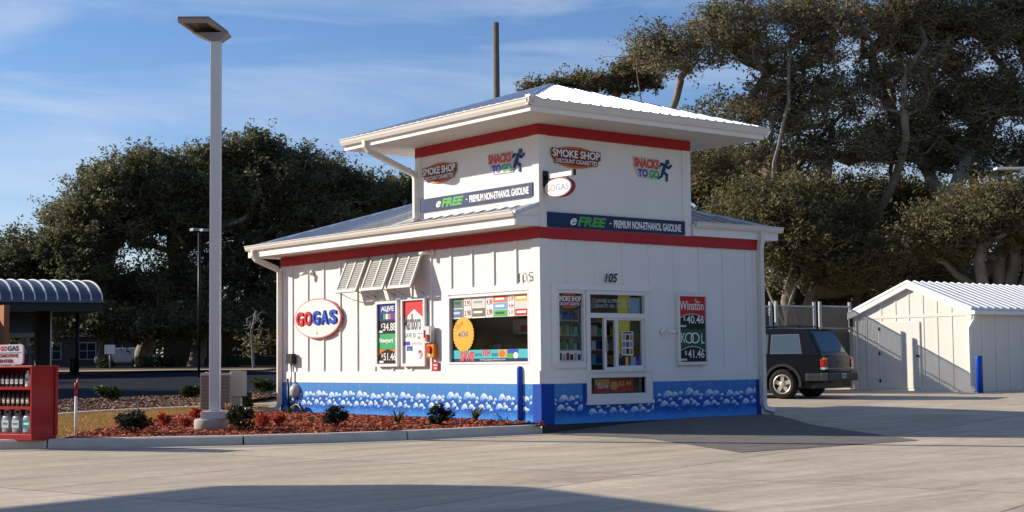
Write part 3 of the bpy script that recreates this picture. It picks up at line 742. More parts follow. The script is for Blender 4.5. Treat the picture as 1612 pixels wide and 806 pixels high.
smoke_sign(RW, .34, 1.80, 5.69, 6.17, 'smoke shop oval sign on the shaded tower side above the hanging lit sign')
def capsule(b, p, q, r, z, z1, m):
    p, q = Vector((*p, 0)), Vector((*q, 0)); d = (q - p); a0 = math.atan2(d.y, d.x); pts = []
    for i in range(9): a = a0 + math.pi / 2 + math.pi * i / 8; pts.append((p.x + r * math.cos(a), p.y + r * math.sin(a)))
    for i in range(9): a = a0 - math.pi / 2 + math.pi * i / 8; pts.append((q.x + r * math.cos(a), q.y + r * math.sin(a)))
    b.prism(pts, z, z1, m)
def snacks(fr, u0, u1, z0, z1, label):
    t = sign('letter_sign', label, 'sign', fr, (u0 + u1) / 2, z0)
    W_ = u1 - u0; H = z1 - z0
    b = MB(K).frame(**fr)      # white contour plate
    b.prism([(u0, z0 + H * .96), (u0 + W_ * .66, z0 + H * .93), (u0 + W_ * .70, z0 + H * .62), (u0 + W_ * .68, z0 + H * .05), (u0 + W_ * .15, z0 + H * .08), (u0 + W_ * .05, z0 + H * .45)], .002, .024, LGREY)
    sbuild(b, 'panel', t)
    b = MB(K).frame(**fr)
    b.text('SNACKS', u0 + W_ * .03, z0 + H * .52, W_ * .62, H * .40, .030, mat('tomato print', (.62, .07, .03), .4, var=0), bold=.05, rot=-.02)
    b.text('TO', u0 + W_ * .12, z0 + H * .12, W_ * .25, H * .34, .030, PURP, bold=.05); b.text('GO', u0 + W_ * .40, z0 + H * .11, W_ * .25, H * .34, .030, MIDGREEN, bold=.05)
    sbuild(b, 'lettering', t)
    b = MB(K).frame(**fr)
    X = lambda a, c: (u0 + W_ * a, z0 + H * c)
    r = .026
    b.disc(*X(.88, .86), .058, .058, .005, .030, mat('deep green figure', (.01, .10, .05), .4, var=0), 20)
    NV = mat('navy figure', (.012, .04, .16), .4, var=0)
    for p, q, rr in (((.82, .72), (.76, .42), .042), ((.82, .72), (.72, .76), r), ((.72, .76), (.68, .66), r), ((.83, .72), (.90, .60), r), ((.90, .60), (.97, .72), r), ((.76, .42), (.86, .30), r * 1.15), ((.86, .30), (.85, .06), r), ((.76, .42), (.72, .22), r * 1.1), ((.72, .22), (.63, .13), r)):
        capsule(b, X(*p), X(*q), rr, .004 + rr * .1, .028 + rr * .12, NV)
    sbuild(b, 'running_figure', t)
snacks(LW, -1.83, -.46, 5.60, 6.15, 'snacks to go sign with running figure on the sunlit tower side')
snacks(RW, 2.83, 4.13, 5.57, 6.13, 'snacks to go sign with running figure on the shaded tower side')
# oval logo sign on the long wall
t = sign('wall_sign', 'large white oval sign with red and blue raised letters on the sunlit wall', 'sign', LW, -9.24, 2.04)
b = MB(K).frame(**LW); PK = mat('faded red rim', (.55, .16, .18), .4, var=.03)
b.disc(-9.24, 2.56, 1.19, .535, .04, .10, PK, 56); b.disc(-9.24, 2.56, 1.15, .505, .10, .105, mat('sign face white', (.82, .80, .72), .4, var=.02), 56)
b.disc(-9.24, 2.16, .03, .045, .105, .11, GREY, 8); b.box(-9.25, -9.23, 2.17, 2.27, .105, .108, GREY)
sbuild(b, 'panel', t)
b = MB(K).frame(**LW)
u = -10.30
for i, ch in enumerate('GOGAS'):
    m_ = mat('letter red', (.62, .02, .025), .35, var=0) if i < 2 else mat('letter blue', (.012, .07, .50), .35, var=0)
    for k_, z_ in enumerate((.110, .125, .14)): b.text(ch, u + .01, 2.375 + i * .005, .38, .38, z_, m_, bold=.045)
    u += .425
sbuild(b, 'lettering', t)
# lit blade sign hanging out from the corner
PF = dict(o=(.15, 0, 0), u=(0, -1, 0), v=(0, 0, 1), n=(-1, 0, 0))
t = thing('blade_sign', 'small oval hanging sign lit by the sun on a bracket at the kiosk corner', 'sign', (.15 * K, -.5 * K, 5.2 * K))
b = MB(K).frame(**PF); b.box(.03, .06, 5.20, 5.56, -.07, .07, BLKPL); b.box(.06, .20, 5.36, 5.45, -.03, .03, BLKPL); b.box(.97, 1.03, 5.37, 5.50, -.04, .04, BLKPL)
b.box(.20, .97, 5.37, 5.47, -.035, .035, WT)
sbuild(b, 'bracket', t)
b = MB(K).frame(**PF); cx, cz = .53, 5.145; 
b.tube([(.30, 5.26, 0), (.30, 5.38, 0)], .012, BLKPL, 6); b.tube([(.80, 5.28, 0), (.80, 5.38, 0)], .012, BLKPL, 6)
b.disc(cx, cz, .46, .215, -.06, .06, mat('rim maroon', (.30, .05, .07), .4, var=0), 44); b.disc(cx, cz, .43, .19, .06, .064, mat('sign face bright', (.85, .85, .84), .25, var=0), 44); b.disc(cx, cz, .43, .19, -.064, -.06, mat('sign face bright', (.85, .85, .84), .25, var=0), 44)
sbuild(b, 'panel', t)
b = MB(K).frame(**PF); b.text('GO', cx - .38, cz - .07, .29, .14, .067, mat('pale orange print', (.70, .22, .12), .4, var=0)); b.text('GAS', cx - .06, cz - .07, .42, .14, .067, mat('pale violet print', (.25, .27, .50), .4, var=0)); sbuild(b, 'lettering', t)
# house numbers
t = sign('house_number', 'black upright house number 105 above the big window on the sunlit wall', 'house number', LW, -.45, 3.12)
b = MB(K).frame(**LW)
for i, ch in enumerate('105'): b.text(ch, -.73 + i * .2 + (.03 if ch == '1' else 0), 3.11 + i * .004, .055 if ch == '1' else .13, .21, .052, BLK, bold=-.015)
sbuild(b, 'numerals', t)
t = sign('house_number', 'black slanted house number 105 above the service window on the shaded wall', 'house number', RW, 2.07, 3.12)
b = MB(K).frame(**RW); b.text('105', 1.88, 3.13, .40, .21, .045, BLK, shear=.25, bold=.02); sbuild(b, 'numerals', t)

# price poster cases
def case(fr, u0, u1, z0, z1, label, name='poster_case'):
    t = sign(name, label, 'poster', fr, (u0 + u1) / 2, z0)
    b = MB(K).frame(**fr); f = .07
    for a in ((u0, u0 + f, z0, z1), (u1 - f, u1, z0, z1), (u0 + f, u1 - f, z0, z0 + f), (u0 + f, u1 - f, z1 - f, z1)): b.box(*a, .032, .11, FR)
    b.box(u0 + f, u1 - f, z0 + f, z1 - f, .033, .06, WP)
    sbuild(b, 'frame', t); return t, u0 + f, u1 - f, z0 + f, z1 - f
# green and navy price poster
t, a, c, z0, z1 = case(LW, -6.42, -5.44, 1.26, 2.90, 'white framed price poster with green middle and navy top on the sunlit wall')
b = MB(K).frame(**LW); W_, H = c - a, z1 - z0; Z = lambda f: z0 + H * f; U = lambda f: a + W_ * f
b.box(a, c, Z(.72), z1, .06, .062, mat('deep blue print', (.03, .05, .30), .35, var=0))
b.box(a, c, Z(.50), Z(.72), .06, .062, BLK); b.box(a, c, Z(.24), Z(.50), .06, .062, MIDGREEN); b.box(a, c, z0, Z(.24), .06, .062, BLK)
b.prism([(U(0), Z(.24)), (U(1), Z(.24)), (U(1), Z(.13)), (U(.8), Z(.21)), (U(.5), Z(.245)), (U(.2), Z(.20)), (U(0), Z(.13))], .062, .0635, ORG)
b.prism([(U(0), Z(.12)), (U(.2), Z(.19)), (U(.5), Z(.225)), (U(.8), Z(.19)), (U(1), Z(.12)), (U(1), Z(.0)), (U(0), Z(.0))], .0635, .065, BLK)
b.prism([(U(.82), Z(.42)), (U(1), Z(.45)), (U(1), Z(.40))], .062, .064, ORG)
for i, m_ in enumerate((BLK, MIDGREEN, WP, ORG, BLUEP, REDP)): b.box(U(.13 + i * .14), U(.25 + i * .14), Z(.745), Z(.83), .062, .064, m_)
for i in range(7):
    an = math.pi * (.2 + .1 * i); b.prism([(U(.5) - .01, Z(.86)), (U(.5) + .01, Z(.86)), (U(.5) + .3 * math.cos(an), Z(.86) + .2 * math.sin(an))], .062, .0632 + i * .0002, LGREY)
b.text('ALIVE', U(.16), Z(.88), W_ * .68, H * .08, .066, WP, bold=.02)
b.text('$', U(.16), Z(.60), W_ * .08, H * .07, .066, WP); b.text('34.88', U(.27), Z(.55), W_ * .68, H * .13, .066, WP, bold=.01)
b.text('Newport', U(.06), Z(.33), W_ * .74, H * .10, .066, WP, bold=.03)
b.text('$', U(.18), Z(.10), W_ * .08, H * .07, .067, WP); b.text('51.46', U(.29), Z(.055), W_ * .66, H * .125, .067, WP, bold=.01)
b.box(U(.03), U(.24), Z(.52), Z(.555), .062, .066, WP); b.box(U(.05), U(.28), Z(.015), Z(.05), .065, .067, WP)
sbuild(b, 'poster', t)
# red chevron poster
t, a, c, z0, z1 = case(LW, -5.28, -4.26, 1.26, 2.94, 'white framed poster with red chevron top on the sunlit wall beside the call box')
b = MB(K).frame(**LW); W_, H = c - a, z1 - z0
RC2 = mat('coral red print', (.62, .045, .05), .35, var=0)
b.prism([(a, z1), (c, z1), (c, Z(.70)), (U(.5), Z(.865)), (a, Z(.70))], .06, .062, RC2)
b.text('Marlboro', U(.03), Z(.53), W_ * .80, H * .26, .064, mat('charcoal print', (.10, .10, .11), .4, var=0), bold=.012)
b.text('SAVE $1', U(.04), Z(.40), W_ * .54, H * .085, .064, MIDGREEN, bold=.0)
b.box(U(.64), U(.97), Z(.465), Z(.48), .06, .064, GREY); b.box(U(.70), U(.97), Z(.41), Z(.425), .06, .064, LGREY); b.disc(U(.74), Z(.41), .055, .04, .06, .063, REDP, 16)
b.box(U(.01), U(.30), Z(.29), Z(.35), .06, .064, PURP); b.box(U(.14), U(.42), Z(.20), Z(.275), .06, .064, BLUEP); b.box(U(.22), U(.34), Z(.205), Z(.24), .064, .066, GREENP)
for i in range(3): b.box(U(.36), U(.96 - .03 * i), Z(.335 - .022 * i), Z(.343 - .022 * i), .06, .064, GREY)
for i in range(5): b.box(U(.06), U(.45 - .03 * (i % 3)), Z(.14 - .025 * i), Z(.145 - .025 * i), .06, .063, LGREY)
for i in range(9): b.disc(U(.78 + .07 * math.cos(i * 2.4)), Z(.14 + .05 * math.sin(i * 2.4)), .05, .04, .06, .062 + i * .0003, (RC2, LGREY, GREY)[i % 3], 10)
sbuild(b, 'poster', t)
# red and green price poster on the shaded wall
t, a, c, z0, z1 = case(RW, 4.14, 5.17, 1.23, 2.93, 'white framed price poster with red top and dark green middle on the shaded wall')
b = MB(K).frame(**RW); W_, H = c - a, z1 - z0
b.box(a, c, Z(.50), z1, .06, .062, REDP)
def arch(zb, zt2, m_, d):
    b.prism([(U(0), Z(zb)), (U(1), Z(zb))] + [(U(1 - i / 12), Z(zt2 - .075 * (2 * (i / 12) - 1) ** 2)) for i in range(13)], .062, d, m_)
arch(.50, .735, WP, .0625); arch(.50, .727, BLK, .0632)
b.box(a, c, Z(.0), Z(.50), .06, .062, DKGREEN); arch(.0, .237, WP, .0625); arch(.0, .229, BLK, .0632)
b.text('Winston', U(.04), Z(.79), W_ * .90, H * .14, .065, WP, bold=.01)
b.prism([(U(.60), Z(.955)), (U(.66), Z(.97)), (U(.70), Z(.93)), (U(.86), Z(.915)), (U(.74), Z(.895)), (U(.66), Z(.90))], .066, .067, mat('tan eagle', (.60, .45, .25), .4, var=0))
b.text('$', U(.17), Z(.62), W_ * .08, H * .07, .066, WP); b.text('40.46', U(.29), Z(.585), W_ * .66, H * .125, .066, WP, bold=.01)
b.text('K', U(.07), Z(.29), W_ * .17, H * .155, .066, WP); b.text('L', U(.84), Z(.28), W_ * .12, H * .155, .066, WP)
for cx_ in (.38, .60):
    cc = (U(cx_), Z(.365)); N = 28
    for i in range(N):
        a0, a1 = 2 * math.pi * i / N, 2 * math.pi * (i + 1) / N; ro, ri = .15, .115
        b.quad([(cc[0] + ro * math.cos(a0), cc[1] + ro * .87 * math.sin(a0), .066), (cc[0] + ro * math.cos(a1), cc[1] + ro * .87 * math.sin(a1), .066), (cc[0] + ri * math.cos(a1), cc[1] + ri * .87 * math.sin(a1), .066 + .0), (cc[0] + ri * math.cos(a0), cc[1] + ri * .87 * math.sin(a0), .066)] if cx_ < .5 else
               [(cc[0] + ro * math.cos(a0), cc[1] + ro * .87 * math.sin(a0), .0675), (cc[0] + ro * math.cos(a1), cc[1] + ro * .87 * math.sin(a1), .0675), (cc[0] + ri * math.cos(a1), cc[1] + ri * .87 * math.sin(a1), .0675), (cc[0] + ri * math.cos(a0), cc[1] + ri * .87 * math.sin(a0), .0675)], WP)
b.text('$', U(.20), Z(.10), W_ * .08, H * .07, .067, WP); b.text('41.46', U(.32), Z(.06), W_ * .62, H * .125, .067, WP, bold=.01)
b.box(U(.02), U(.27), Z(.53), Z(.56), .062, .066, LGREY); b.box(U(.03), U(.28), Z(.02), Z(.05), .063, .067, LGREY)
sbuild(b, 'poster', t)

# stickers in the big window (just inside the glass plane, u = -3.35 .. -.41, z 1.35 .. 2.86)
t = sign('price_strip', 'row of small cigarette price posters taped along the top of the big window', 'posters', LW, -1.9, 2.45)
b = MB(K).frame(**LW); rows = [(-3.32, -2.86, 2)]
cells = [(-3.33, -2.88, [(2.62, 2.85, mat('grey green print', (.16, .22, .16), .4, var=.2)), (2.40, 2.60, mat('slate blue print', (.10, .20, .40), .4, var=.2))], None),
         (-2.86, -2.56, None, ('2.95', '3.98')), (-2.55, -2.02, [(2.62, 2.85, LGREY), (2.40, 2.60, mat('olive print', (.16, .17, .10), .4, var=.2))], None), (-2.01, -1.74, None, ('4.38', '2.98')),
         (-1.73, -1.20, [(2.70, 2.85, ORG), (2.54, 2.69, mat('sky print', (.10, .38, .75), .4, var=.1)), (2.38, 2.53, mat('leaf print', (.10, .42, .08), .4, var=.1))], None), (-1.19, -.96, None, ('3.19', '4.34', '5.17')),
         (-.95, -.42, [(2.70, 2.85, YEL), (2.54, 2.69, LGREY), (2.38, 2.53, REDP)], None)]
for u0, u1, blocks, nums in cells:
    b.box(u0 + .004, u1 - .004, 2.37, 2.86, -.035, -.03, WP)
    if blocks:
        for q0, q1, m_ in blocks:
            b.box(u0 + .02, u1 - .02, q0, q1, -.03, -.027, m_)
            b.box(u0 + .08, u1 - .12, (q0 + q1) / 2 - .02, (q0 + q1) / 2 + .03, -.027, -.025, random.choice([WP, LGREY, DKGREEN, GREY]))
    if nums:
        nn = len(nums)
        for i, s_ in enumerate(nums): b.text(s_, u0 + .03, 2.72 - i * (.46 / nn) * 1.0 + (0 if nn == 3 else -.06), (u1 - u0) - .06, .42 / nn * .62, -.026, REDP, bold=.01)
sbuild(b, 'poster_sheet', t)
t = sign('starburst_decal', 'round yellow scalloped savings decal on the left of the big window', 'decal', LW, -2.87, 1.6)
b = MB(K).frame(**LW); N = 60
b.prism([(-2.87 + (.42 if i % 2 else .385) * math.cos(2 * math.pi * i / N), 2.0 + (.42 if i % 2 else .385) * math.sin(2 * math.pi * i / N)) for i in range(N)], -.04, -.02, YEL); sbuild(b, 'disc', t)
b = MB(K).frame(**LW); b.text('Save', -3.14, 2.08, .32, .15, -.018, mat('faint orange ink', (.62, .18, .05), .4, var=0), shear=.2, rot=.5); b.text('40¢', -3.08, 1.88, .42, .17, -.018, mat('grey blue ink', (.16, .18, .34), .4, var=0), rot=.12, bold=.01)
for i in range(26):
    if i in (6, 7, 8): continue
    an = 2 * math.pi * i / 26; b.box(-2.88 + .33 * math.cos(an), -2.86 + .33 * math.cos(an), 1.985 + .33 * math.sin(an), 2.005 + .33 * math.sin(an), -.02, -.0185, BRASS)
sbuild(b, 'lettering', t)
t = sign('savings_banner', 'teal and blue savings strip across the bottom of the big window', 'banner', LW, -1.9, 1.36)
b = MB(K).frame(**LW); b.box(-3.33, -.42, 1.43, 1.63, -.035, -.03, TEAL); b.box(-3.33, -.42, 1.355, 1.43, -.035, -.03, NAVY)
b.box(-1.55, -1.25, 1.455, 1.62, -.03, -.028, YEL); b.disc(-1.42, 1.53, .12, .085, -.028, -.027, ORG, 20); b.box(-1.22, -.83, 1.45, 1.635, -.03, -.0285, BLUEP); b.disc(-1.12, 1.48, .14, .06, -.0285, -.0265, GREENP, 20); b.disc(-.92, 1.49, .09, .07, -.0265, -.0255, WP, 16)
sbuild(b, 'strip', t)
b = MB(K).frame(**LW)
b.text('SAVE', -3.02, 1.375, .56, .22, -.026, mat('coral ink', (.75, .06, .05), .4, var=0), bold=.04, shear=.1); b.text('UP TO', -2.42, 1.48, .24, .07, -.026, NAVY); b.text('10¢', -2.14, 1.45, .28, .19, -.026, mat('coral ink', (.75, .06, .05), .4, var=0), bold=.04); b.text('PER GALLON', -1.80, 1.48, .24, .07, -.026, NAVY)
b.text('www.gogasgreatdeals.com', -2.25, 1.375, .95, .045, -.026, WP)
sbuild(b, 'lettering', t)
# stickers of the shaded windows
t = smoke_sign(RW, .53, 1.21, 2.53, 2.86, 'small smoke shop decal at the top of the narrow shaded window', flat=True, name='window_decal', off=-.05)
t = sign('window_notice', 'white lettered notice inside the transom over the service window', 'notice', RW, 2.2, 2.5)
b = MB(K).frame(**RW); b.text('OWNED & OPERATED BY', 1.66, 2.67, 1.1, .085, -.045, LGREY); b.text('QUALITY OIL COMPANY', 1.66, 2.55, 1.1, .085, -.045, LGREY)
b.box(2.70, 3.04, 2.44, 2.80, -.049, -.046, mat('pale blue paper', (.20, .30, .38), .6, var=.1)); sbuild(b, 'lettering', t)
t = sign('price_poster', 'small red and yellow poster in the low window under the service counter', 'poster', RW, 2.3, .62)
b = MB(K).frame(**RW); b.box(1.60, 2.80, .64, .93, -.049, -.046, mat('dull red print', (.30, .035, .03), .5, var=.1)); b.box(1.60, 2.05, .80, .93, -.046, -.0445, mat('dull yellow print', (.42, .26, .06), .5, var=.1)); b.disc(2.2, .78, .13, .10, -.046, -.044, mat('dull yellow print', (.42, .26, .06), .5, var=.1), 18); b.text('Save', 1.68, .72, .34, .12, -.043, LGREY, shear=.2); b.text('$2.49', 2.35, .76, .38, .11, -.043, YEL)
sbuild(b, 'sheet', t)
t = sign('notice_sheet', 'white sheet of small pictures taped to the fixed pane of the service window', 'notice', RW, 2.6, 1.5)
b = MB(K).frame(**RW); b.box(2.45, 2.82, 1.46, 2.02, -.049, -.046, LGREY)
for i in range(3):
    for j in range(3): b.box(2.48 + i * .115, 2.57 + i * .115, 1.50 + j * .16, 1.62 + j * .16, -.046, -.044, (GREY, BLK, BRASS, PURP)[(i + 2 * j) % 4])
b.box(2.50, 2.78, 1.97, 2.0, -.046, -.044, BLK); sbuild(b, 'sheet', t)
t = sign('product_cards', 'strip of colourful product cards along the bottom of the service window', 'cards', RW, 2.5, 1.2)
b = MB(K).frame(**RW); rnd = random.Random(5)
for i in range(9): b.box(2.33 + i * .08, 2.405 + i * .08, 1.235, 1.235 + rnd.uniform(.10, .24), -.049, -.046, rnd.choice([BRASS, GREY, REDP, PURP, YEL, BLK, ORG]))
sbuild(b, 'card', t)
t = sign('product_cards', 'row of dark product pictures along the bottom of the narrow shaded window', 'cards', RW, .9, 1.35)
b = MB(K).frame(**RW); b.box(.52, 1.22, 1.345, 1.58, -.049, -.046, LGREY)
for i in range(6): b.box(.545 + i * .112, .635 + i * .112, 1.37, 1.53 - .03 * (i % 2), -.046, -.044, (BLK, GREY, mat('maroon print', (.16, .02, .02)), BLK, GREY, NAVY)[i])
sbuild(b, 'card', t)
t = sign('yellow_curtain', 'tall yellow sheet hanging inside the service window', 'curtain', RW, 2.6, 1.2)
b = MB(K).frame(**RW); pts = [(2.33 + .05 * i, (-.064 if i % 2 else -.080)) for i in range(9)]
for i in range(8):
    (a0, d0), (a1, d1) = pts[i], pts[i + 1]; s_ = -.03 if i < 4 else 0
    b.quad([(a0, 1.5, d0), (a1, 1.5, d1), (a1 + .05, 2.86, d1), (a0 + .05, 2.86, d0)], mat('bright yellow cloth', (.85, .76, .06), .6, var=.05))
sbuild(b, 'sheet', t)
# stocked shelves just inside the narrow window and behind the service window
for (x0, x1, dd, lab) in ((.35, 1.36, .12, 'narrow store shelf of packets behind the narrow shaded window'), (1.5, 3.2, .75, 'wall of cigarette packets inside behind the service window')):
    t = thing('stock_shelf', lab, 'shelf', ((x0 + x1) / 2 * K, dd * K, 0))
    b = MB(K); rnd = random.Random(int(x0 * 10))
    b.box(x0, x1, dd + .30, dd + .33, 0, 2.9, GREY)
    for k in range(7): b.box(x0, x1, dd, dd + .30, .6 + k * .33, .62 + k * .33, LGREY)
    b.build('rack', t)
    b = MB(K)
    for k in range(7):
        x = x0 + .03
        while x < x1 - .1:
            w_ = rnd.uniform(.06, .13); b.box(x, x + w_, dd + .03, dd + .2, .62 + k * .33, .62 + k * .33 + rnd.uniform(.12, .24), rnd.choice([mat('packet aqua', (.18, .48, .52), .4, var=0), YEL, WP, GREY, mat('packet green', (.10, .26, .12), .4, var=0), BLUEP, BLK, LGREY])); x += w_ + .015
    o = b.build('packets', t); o['kind'] = 'stuff'

t = thing('sales_counter', 'dim sales counter with register and boxes inside behind the big window', 'counter', (.5 * K, 1.9 * K, 0))
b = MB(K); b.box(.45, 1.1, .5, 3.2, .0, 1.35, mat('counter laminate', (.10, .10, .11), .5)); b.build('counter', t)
b = MB(K); b.box(.55, .85, 2.1, 2.6, 1.35, 1.75, mat('register grey', (.30, .31, .32), .5)); b.box(.60, .66, 2.12, 2.5, 1.75, 2.0, BLKPL); b.build('register', t)
b = MB(K); b.box(1.3, 1.34, 1.6, 2.6, 2.0, 2.35, WP); b.box(1.28, 1.30, 1.9, 2.3, 2.05, 2.2, mat('orange price card', (.60, .14, .02), .5, var=0)); b.box(.7, .9, 1.5, 1.75, 1.35, 1.65, mat('cream carton', (.55, .5, .4), .7)); b.box(.6, .8, .8, 1.1, 1.35, 1.5, GREY); b.build('display_card', t)
# cameras, boxes, hose on the walls
def bullet_cam(fr, u, z, d, label, du, scale=1.):
    q = MB().frame(**fr); w_ = (q.M @ Vector((u, z, 0))) * K
    t = thing('security_camera', label, 'camera', w_)
    b = MB(K).frame(**fr); b.frame(tuple(q.M @ Vector((u, z, 0))), fr['u'], fr['v'], fr['n'])
    b.lathe([(.075, .03), (.075, .06), (.05, .075)], (0, 0, 0), WT, 16); b.tube([(0, 0, .07), (0, -.02, .14), (du * .10, -.02, .18)], .022, WT, 8); b.build('mount', t)
    b = MB(K); b.frame(tuple(q.M @ Vector((u, z, 0))), fr['u'], fr['v'], fr['n'])
    d_ = Vector((du, -.25, d)).normalized(); c_0 = Vector((du * .10, 0, .18))
    b.tube([c_0 - d_ * .06, c_0 + d_ * .16], .045, WT, 12); b.tube([c_0 + d_ * .161, c_0 + d_ * .175], .042, BLK, 12)
    b.build('body', t)
bullet_cam(LW, -9.62, 3.80, .5, 'white security camera near the left end of the sunlit wall', -1.)
bullet_cam(LW, -4.02, 4.00, .55, 'white security camera beside the last grey shutter', -.8)
bullet_cam(RW, 3.70, 2.02, .5, 'white security camera on the shaded wall beside the service window', 1.)
t = sign('call_box', 'white control box with red handle and grey side on the sunlit wall', 'box', LW, -4.1, 1.81)
b = MB(K).frame(**LW); b.box(-4.22, -3.94, 1.82, 2.22, .06, .20, mat('aged white box', (.62, .62, .60), .5)); b.box(-3.94, -3.90, 1.83, 2.21, .06, .19, GALV); b.box(-4.2, -4.1, 1.88, 2.18, .0, .06, GALV); sbuild(b, 'body', t)
b = MB(K).frame(**LW); b.box(-4.06, -3.97, 1.86, 2.02, .20, .23, REDP); b.box(-4.15, -4.12, 1.95, 2.13, .20, .22, REDP); sbuild(b, 'handle', t)
t = sign('emergency_button', 'orange emergency button box under the white control box', 'button', LW, -3.99, 1.46)
b = MB(K).frame(**LW); b.box(-4.12, -3.84, 1.47, 1.80, .036, .15, mat('orange housing', (.72, .22, .01), .4, var=.05)); sbuild(b, 'body', t)
b = MB(K).frame(**LW); b.disc(-4.0, 1.66, .07, .09, .15, .19, REDP, 16); b.box(-4.03, -3.96, 1.50, 1.56, .15, .16, WP); sbuild(b, 'knob', t)
t = sign('warning_sticker', 'small red and white sticker below the orange button', 'sticker', LW, -3.93, 1.14)
b = MB(K).frame(**LW); b.box(-4.04, -3.80, 1.145, 1.37, .036, .042, REDP); b.box(-4.0, -3.84, 1.27, 1.30, .042, .044, WP); b.box(-3.96, -3.87, 1.19, 1.235, .042, .044, WP); sbuild(b, 'panel', t)
t = sign('conduit_box', 'black electrical box with a vertical conduit near the left downspout', 'electrical box', LW, -10.6, .1)
b = MB(K).frame(**LW); b.box(-10.78, -10.46, 1.36, 1.63, .036, .17, BLKPL); sbuild(b, 'body', t)
b = MB(K).frame(**LW); b.tube([(-10.62, 1.37, .10), (-10.62, .35, .10)], .028, GALV, 8); b.tube([(-10.66, .95, .18), (-10.60, .05, .16)], .03, BLKPL, 8); sbuild(b, 'conduit', t)
t = sign('hose_bib', 'grey domed utility cover low on the blue skirt by the conduit', 'utility cover', LW, -10.45, .6)
b = MB(K).frame(**LW); b.frame((0, 10.45, .62), (0, -1, 0), (0, 0, 1), (-1, 0, 0)); b.lathe([(.20, .02), (.20, .08), (.15, .16), (.05, .20)], (0, 0, 0), mat('grey cover', (.40, .42, .44), .5), 18); sbuild(b, 'cover', t)
t = sign('drain_hose', 'black arched drain pipe at the foot of the blue skirt', 'pipe', LW, -10.0, 0)
b = MB(K).frame(**LW); b.tube([(-10.55, .02, .25), (-10.35, .16, .22), (-10.15, .25, .20), (-10.0, .24, .2), (-9.85, .12, .2), (-9.74, -.03, .2)], .05, BLKPL, 10); sbuild(b, 'pipe', t)
# ================================================================== THINGS AROUND THE KIOSK
# light pole
P = gp(334, 679, .13); P.z = bed_h(P.x, P.y); P += Vector((DX, DY, 0)) * .22
lamp = thing('lamp_post', 'tall square white lamp post with angled floodlight head on a concrete footing', 'lamp post', P)
POLE = mat('pole paint', (.62, .62, .63), .4, var=.03, scale=2)
def loc_build(b, name, par, rz=0, bevel=0):     # vertices given around the thing's own base
    return b.build(name, par, local=True, bevel=bevel)
lamp.rotation_euler = (0, 0, R_(-37))
FOOT = mat('footing concrete', (.42, .39, .33), .85, var=.14, scale=8, bump=.3)
b = MB(); b.lathe([(.275, -.1), (.275, .165), (.255, .19)], (-.06, 0, 0), FOOT, 28); b.build('footing', lamp, local=True)
b = MB(); b.box(-.195, .195, -.195, .195, .19, .315, POLE); b.build('base_cover', lamp, local=True, bevel=.01)
b = MB(); b.box(-.082, .082, -.082, .082, .315, 5.98 + at(335, 57, (np.array(P) - CAM) @ FW)[2] - P.z - 5.97, POLE); b.build('pole', lamp, local=True, bevel=.008)
LH = at(335, 57, (np.array(P) - CAM) @ FW)[2] - P.z - 5.97
HEADM = mat('lamp head paint', (.33, .27, .24), .5, var=.05)
b = MB()
b.add([(-.082, -.10, 5.97), (.082, -.10, 5.97), (.082, .10, 5.97), (-.082, .10, 5.97), (-.36, -.02, 6.135), (.20, -.02, 6.135), (.20, .36, 6.135), (-.36, .36, 6.135)], [(0, 3, 2, 1), (4, 5, 6, 7), (0, 1, 5, 4), (1, 2, 6, 5), (2, 3, 7, 6), (3, 0, 4, 7)], HEADM)
b.build('arm', lamp, local=True).location.z = LH
b = MB(); X0, X1, Y0, Y1 = -.36, .14, -.34, .36; SH = .0
def shear(x, y, z): return (x + (y - Y1) * .30, y, z + (Y1 - y) * .13)
for a in ((X0, X1, Y0, Y0 + .05), (X0, X1, Y1 - .05, Y1), (X0, X0 + .05, Y0 + .05, Y1 - .05), (X1 - .05, X1, Y0 + .05, Y1 - .05)):
    v = [shear(x, y, z) for z in (6.14, 6.22) for (x, y) in ((a[0], a[2]), (a[1], a[2]), (a[1], a[3]), (a[0], a[3]))]
    b.add(v, [(0, 3, 2, 1), (4, 5, 6, 7), (0, 1, 5, 4), (1, 2, 6, 5), (2, 3, 7, 6), (3, 0, 4, 7)], HEADM)
v = [shear(x, y, z) for z in (6.20, 6.235) for (x, y) in ((X0, Y0), (X1, Y0), (X1, Y1), (X0, Y1))]
b.add(v, [(0, 3, 2, 1), (4, 5, 6, 7), (0, 1, 5, 4), (1, 2, 6, 5), (2, 3, 7, 6), (3, 0, 4, 7)], HEADM)
b.build('head', lamp, local=True).location.z = LH
b = MB(); v = [shear(x, y, 6.185) for (x, y) in ((X0 + .05, Y0 + .05), (X1 - .05, Y0 + .05), (X1 - .05, Y1 - .05), (X0 + .05, Y1 - .05))]; b.quad(v, mat('lamp lens', (.10, .10, .09), .2, var=0)); b.build('lens', lamp, local=True).location.z = LH
# blue bollards
def bollard(p, h, r, label):
    t = thing('bollard', label, 'bollard', p, group='blue bollards')
    b = MB(); b.lathe([(r, -.05), (r, h - .03), (r * .93, h - .01), (r * .6, h)], (0, 0, 0), BOLL, 24); b.build('sleeve', t, local=True)
    b = MB(); b.lathe([(r * 1.25, -.05), (r * 1.25, .012)], (0, 0, 0), FOOT, 20); b.build('footing', t, local=True); return t
p = gp(820, 669, .13); p.z = bed_h(p.x, p.y) - .02
bollard(p, .95, .058, 'blue bollard in the red mulch in front of the kiosk corner')
p = gp(1542.5, 619); bollard(p, .97, .088, 'blue bollard beside the white shed')
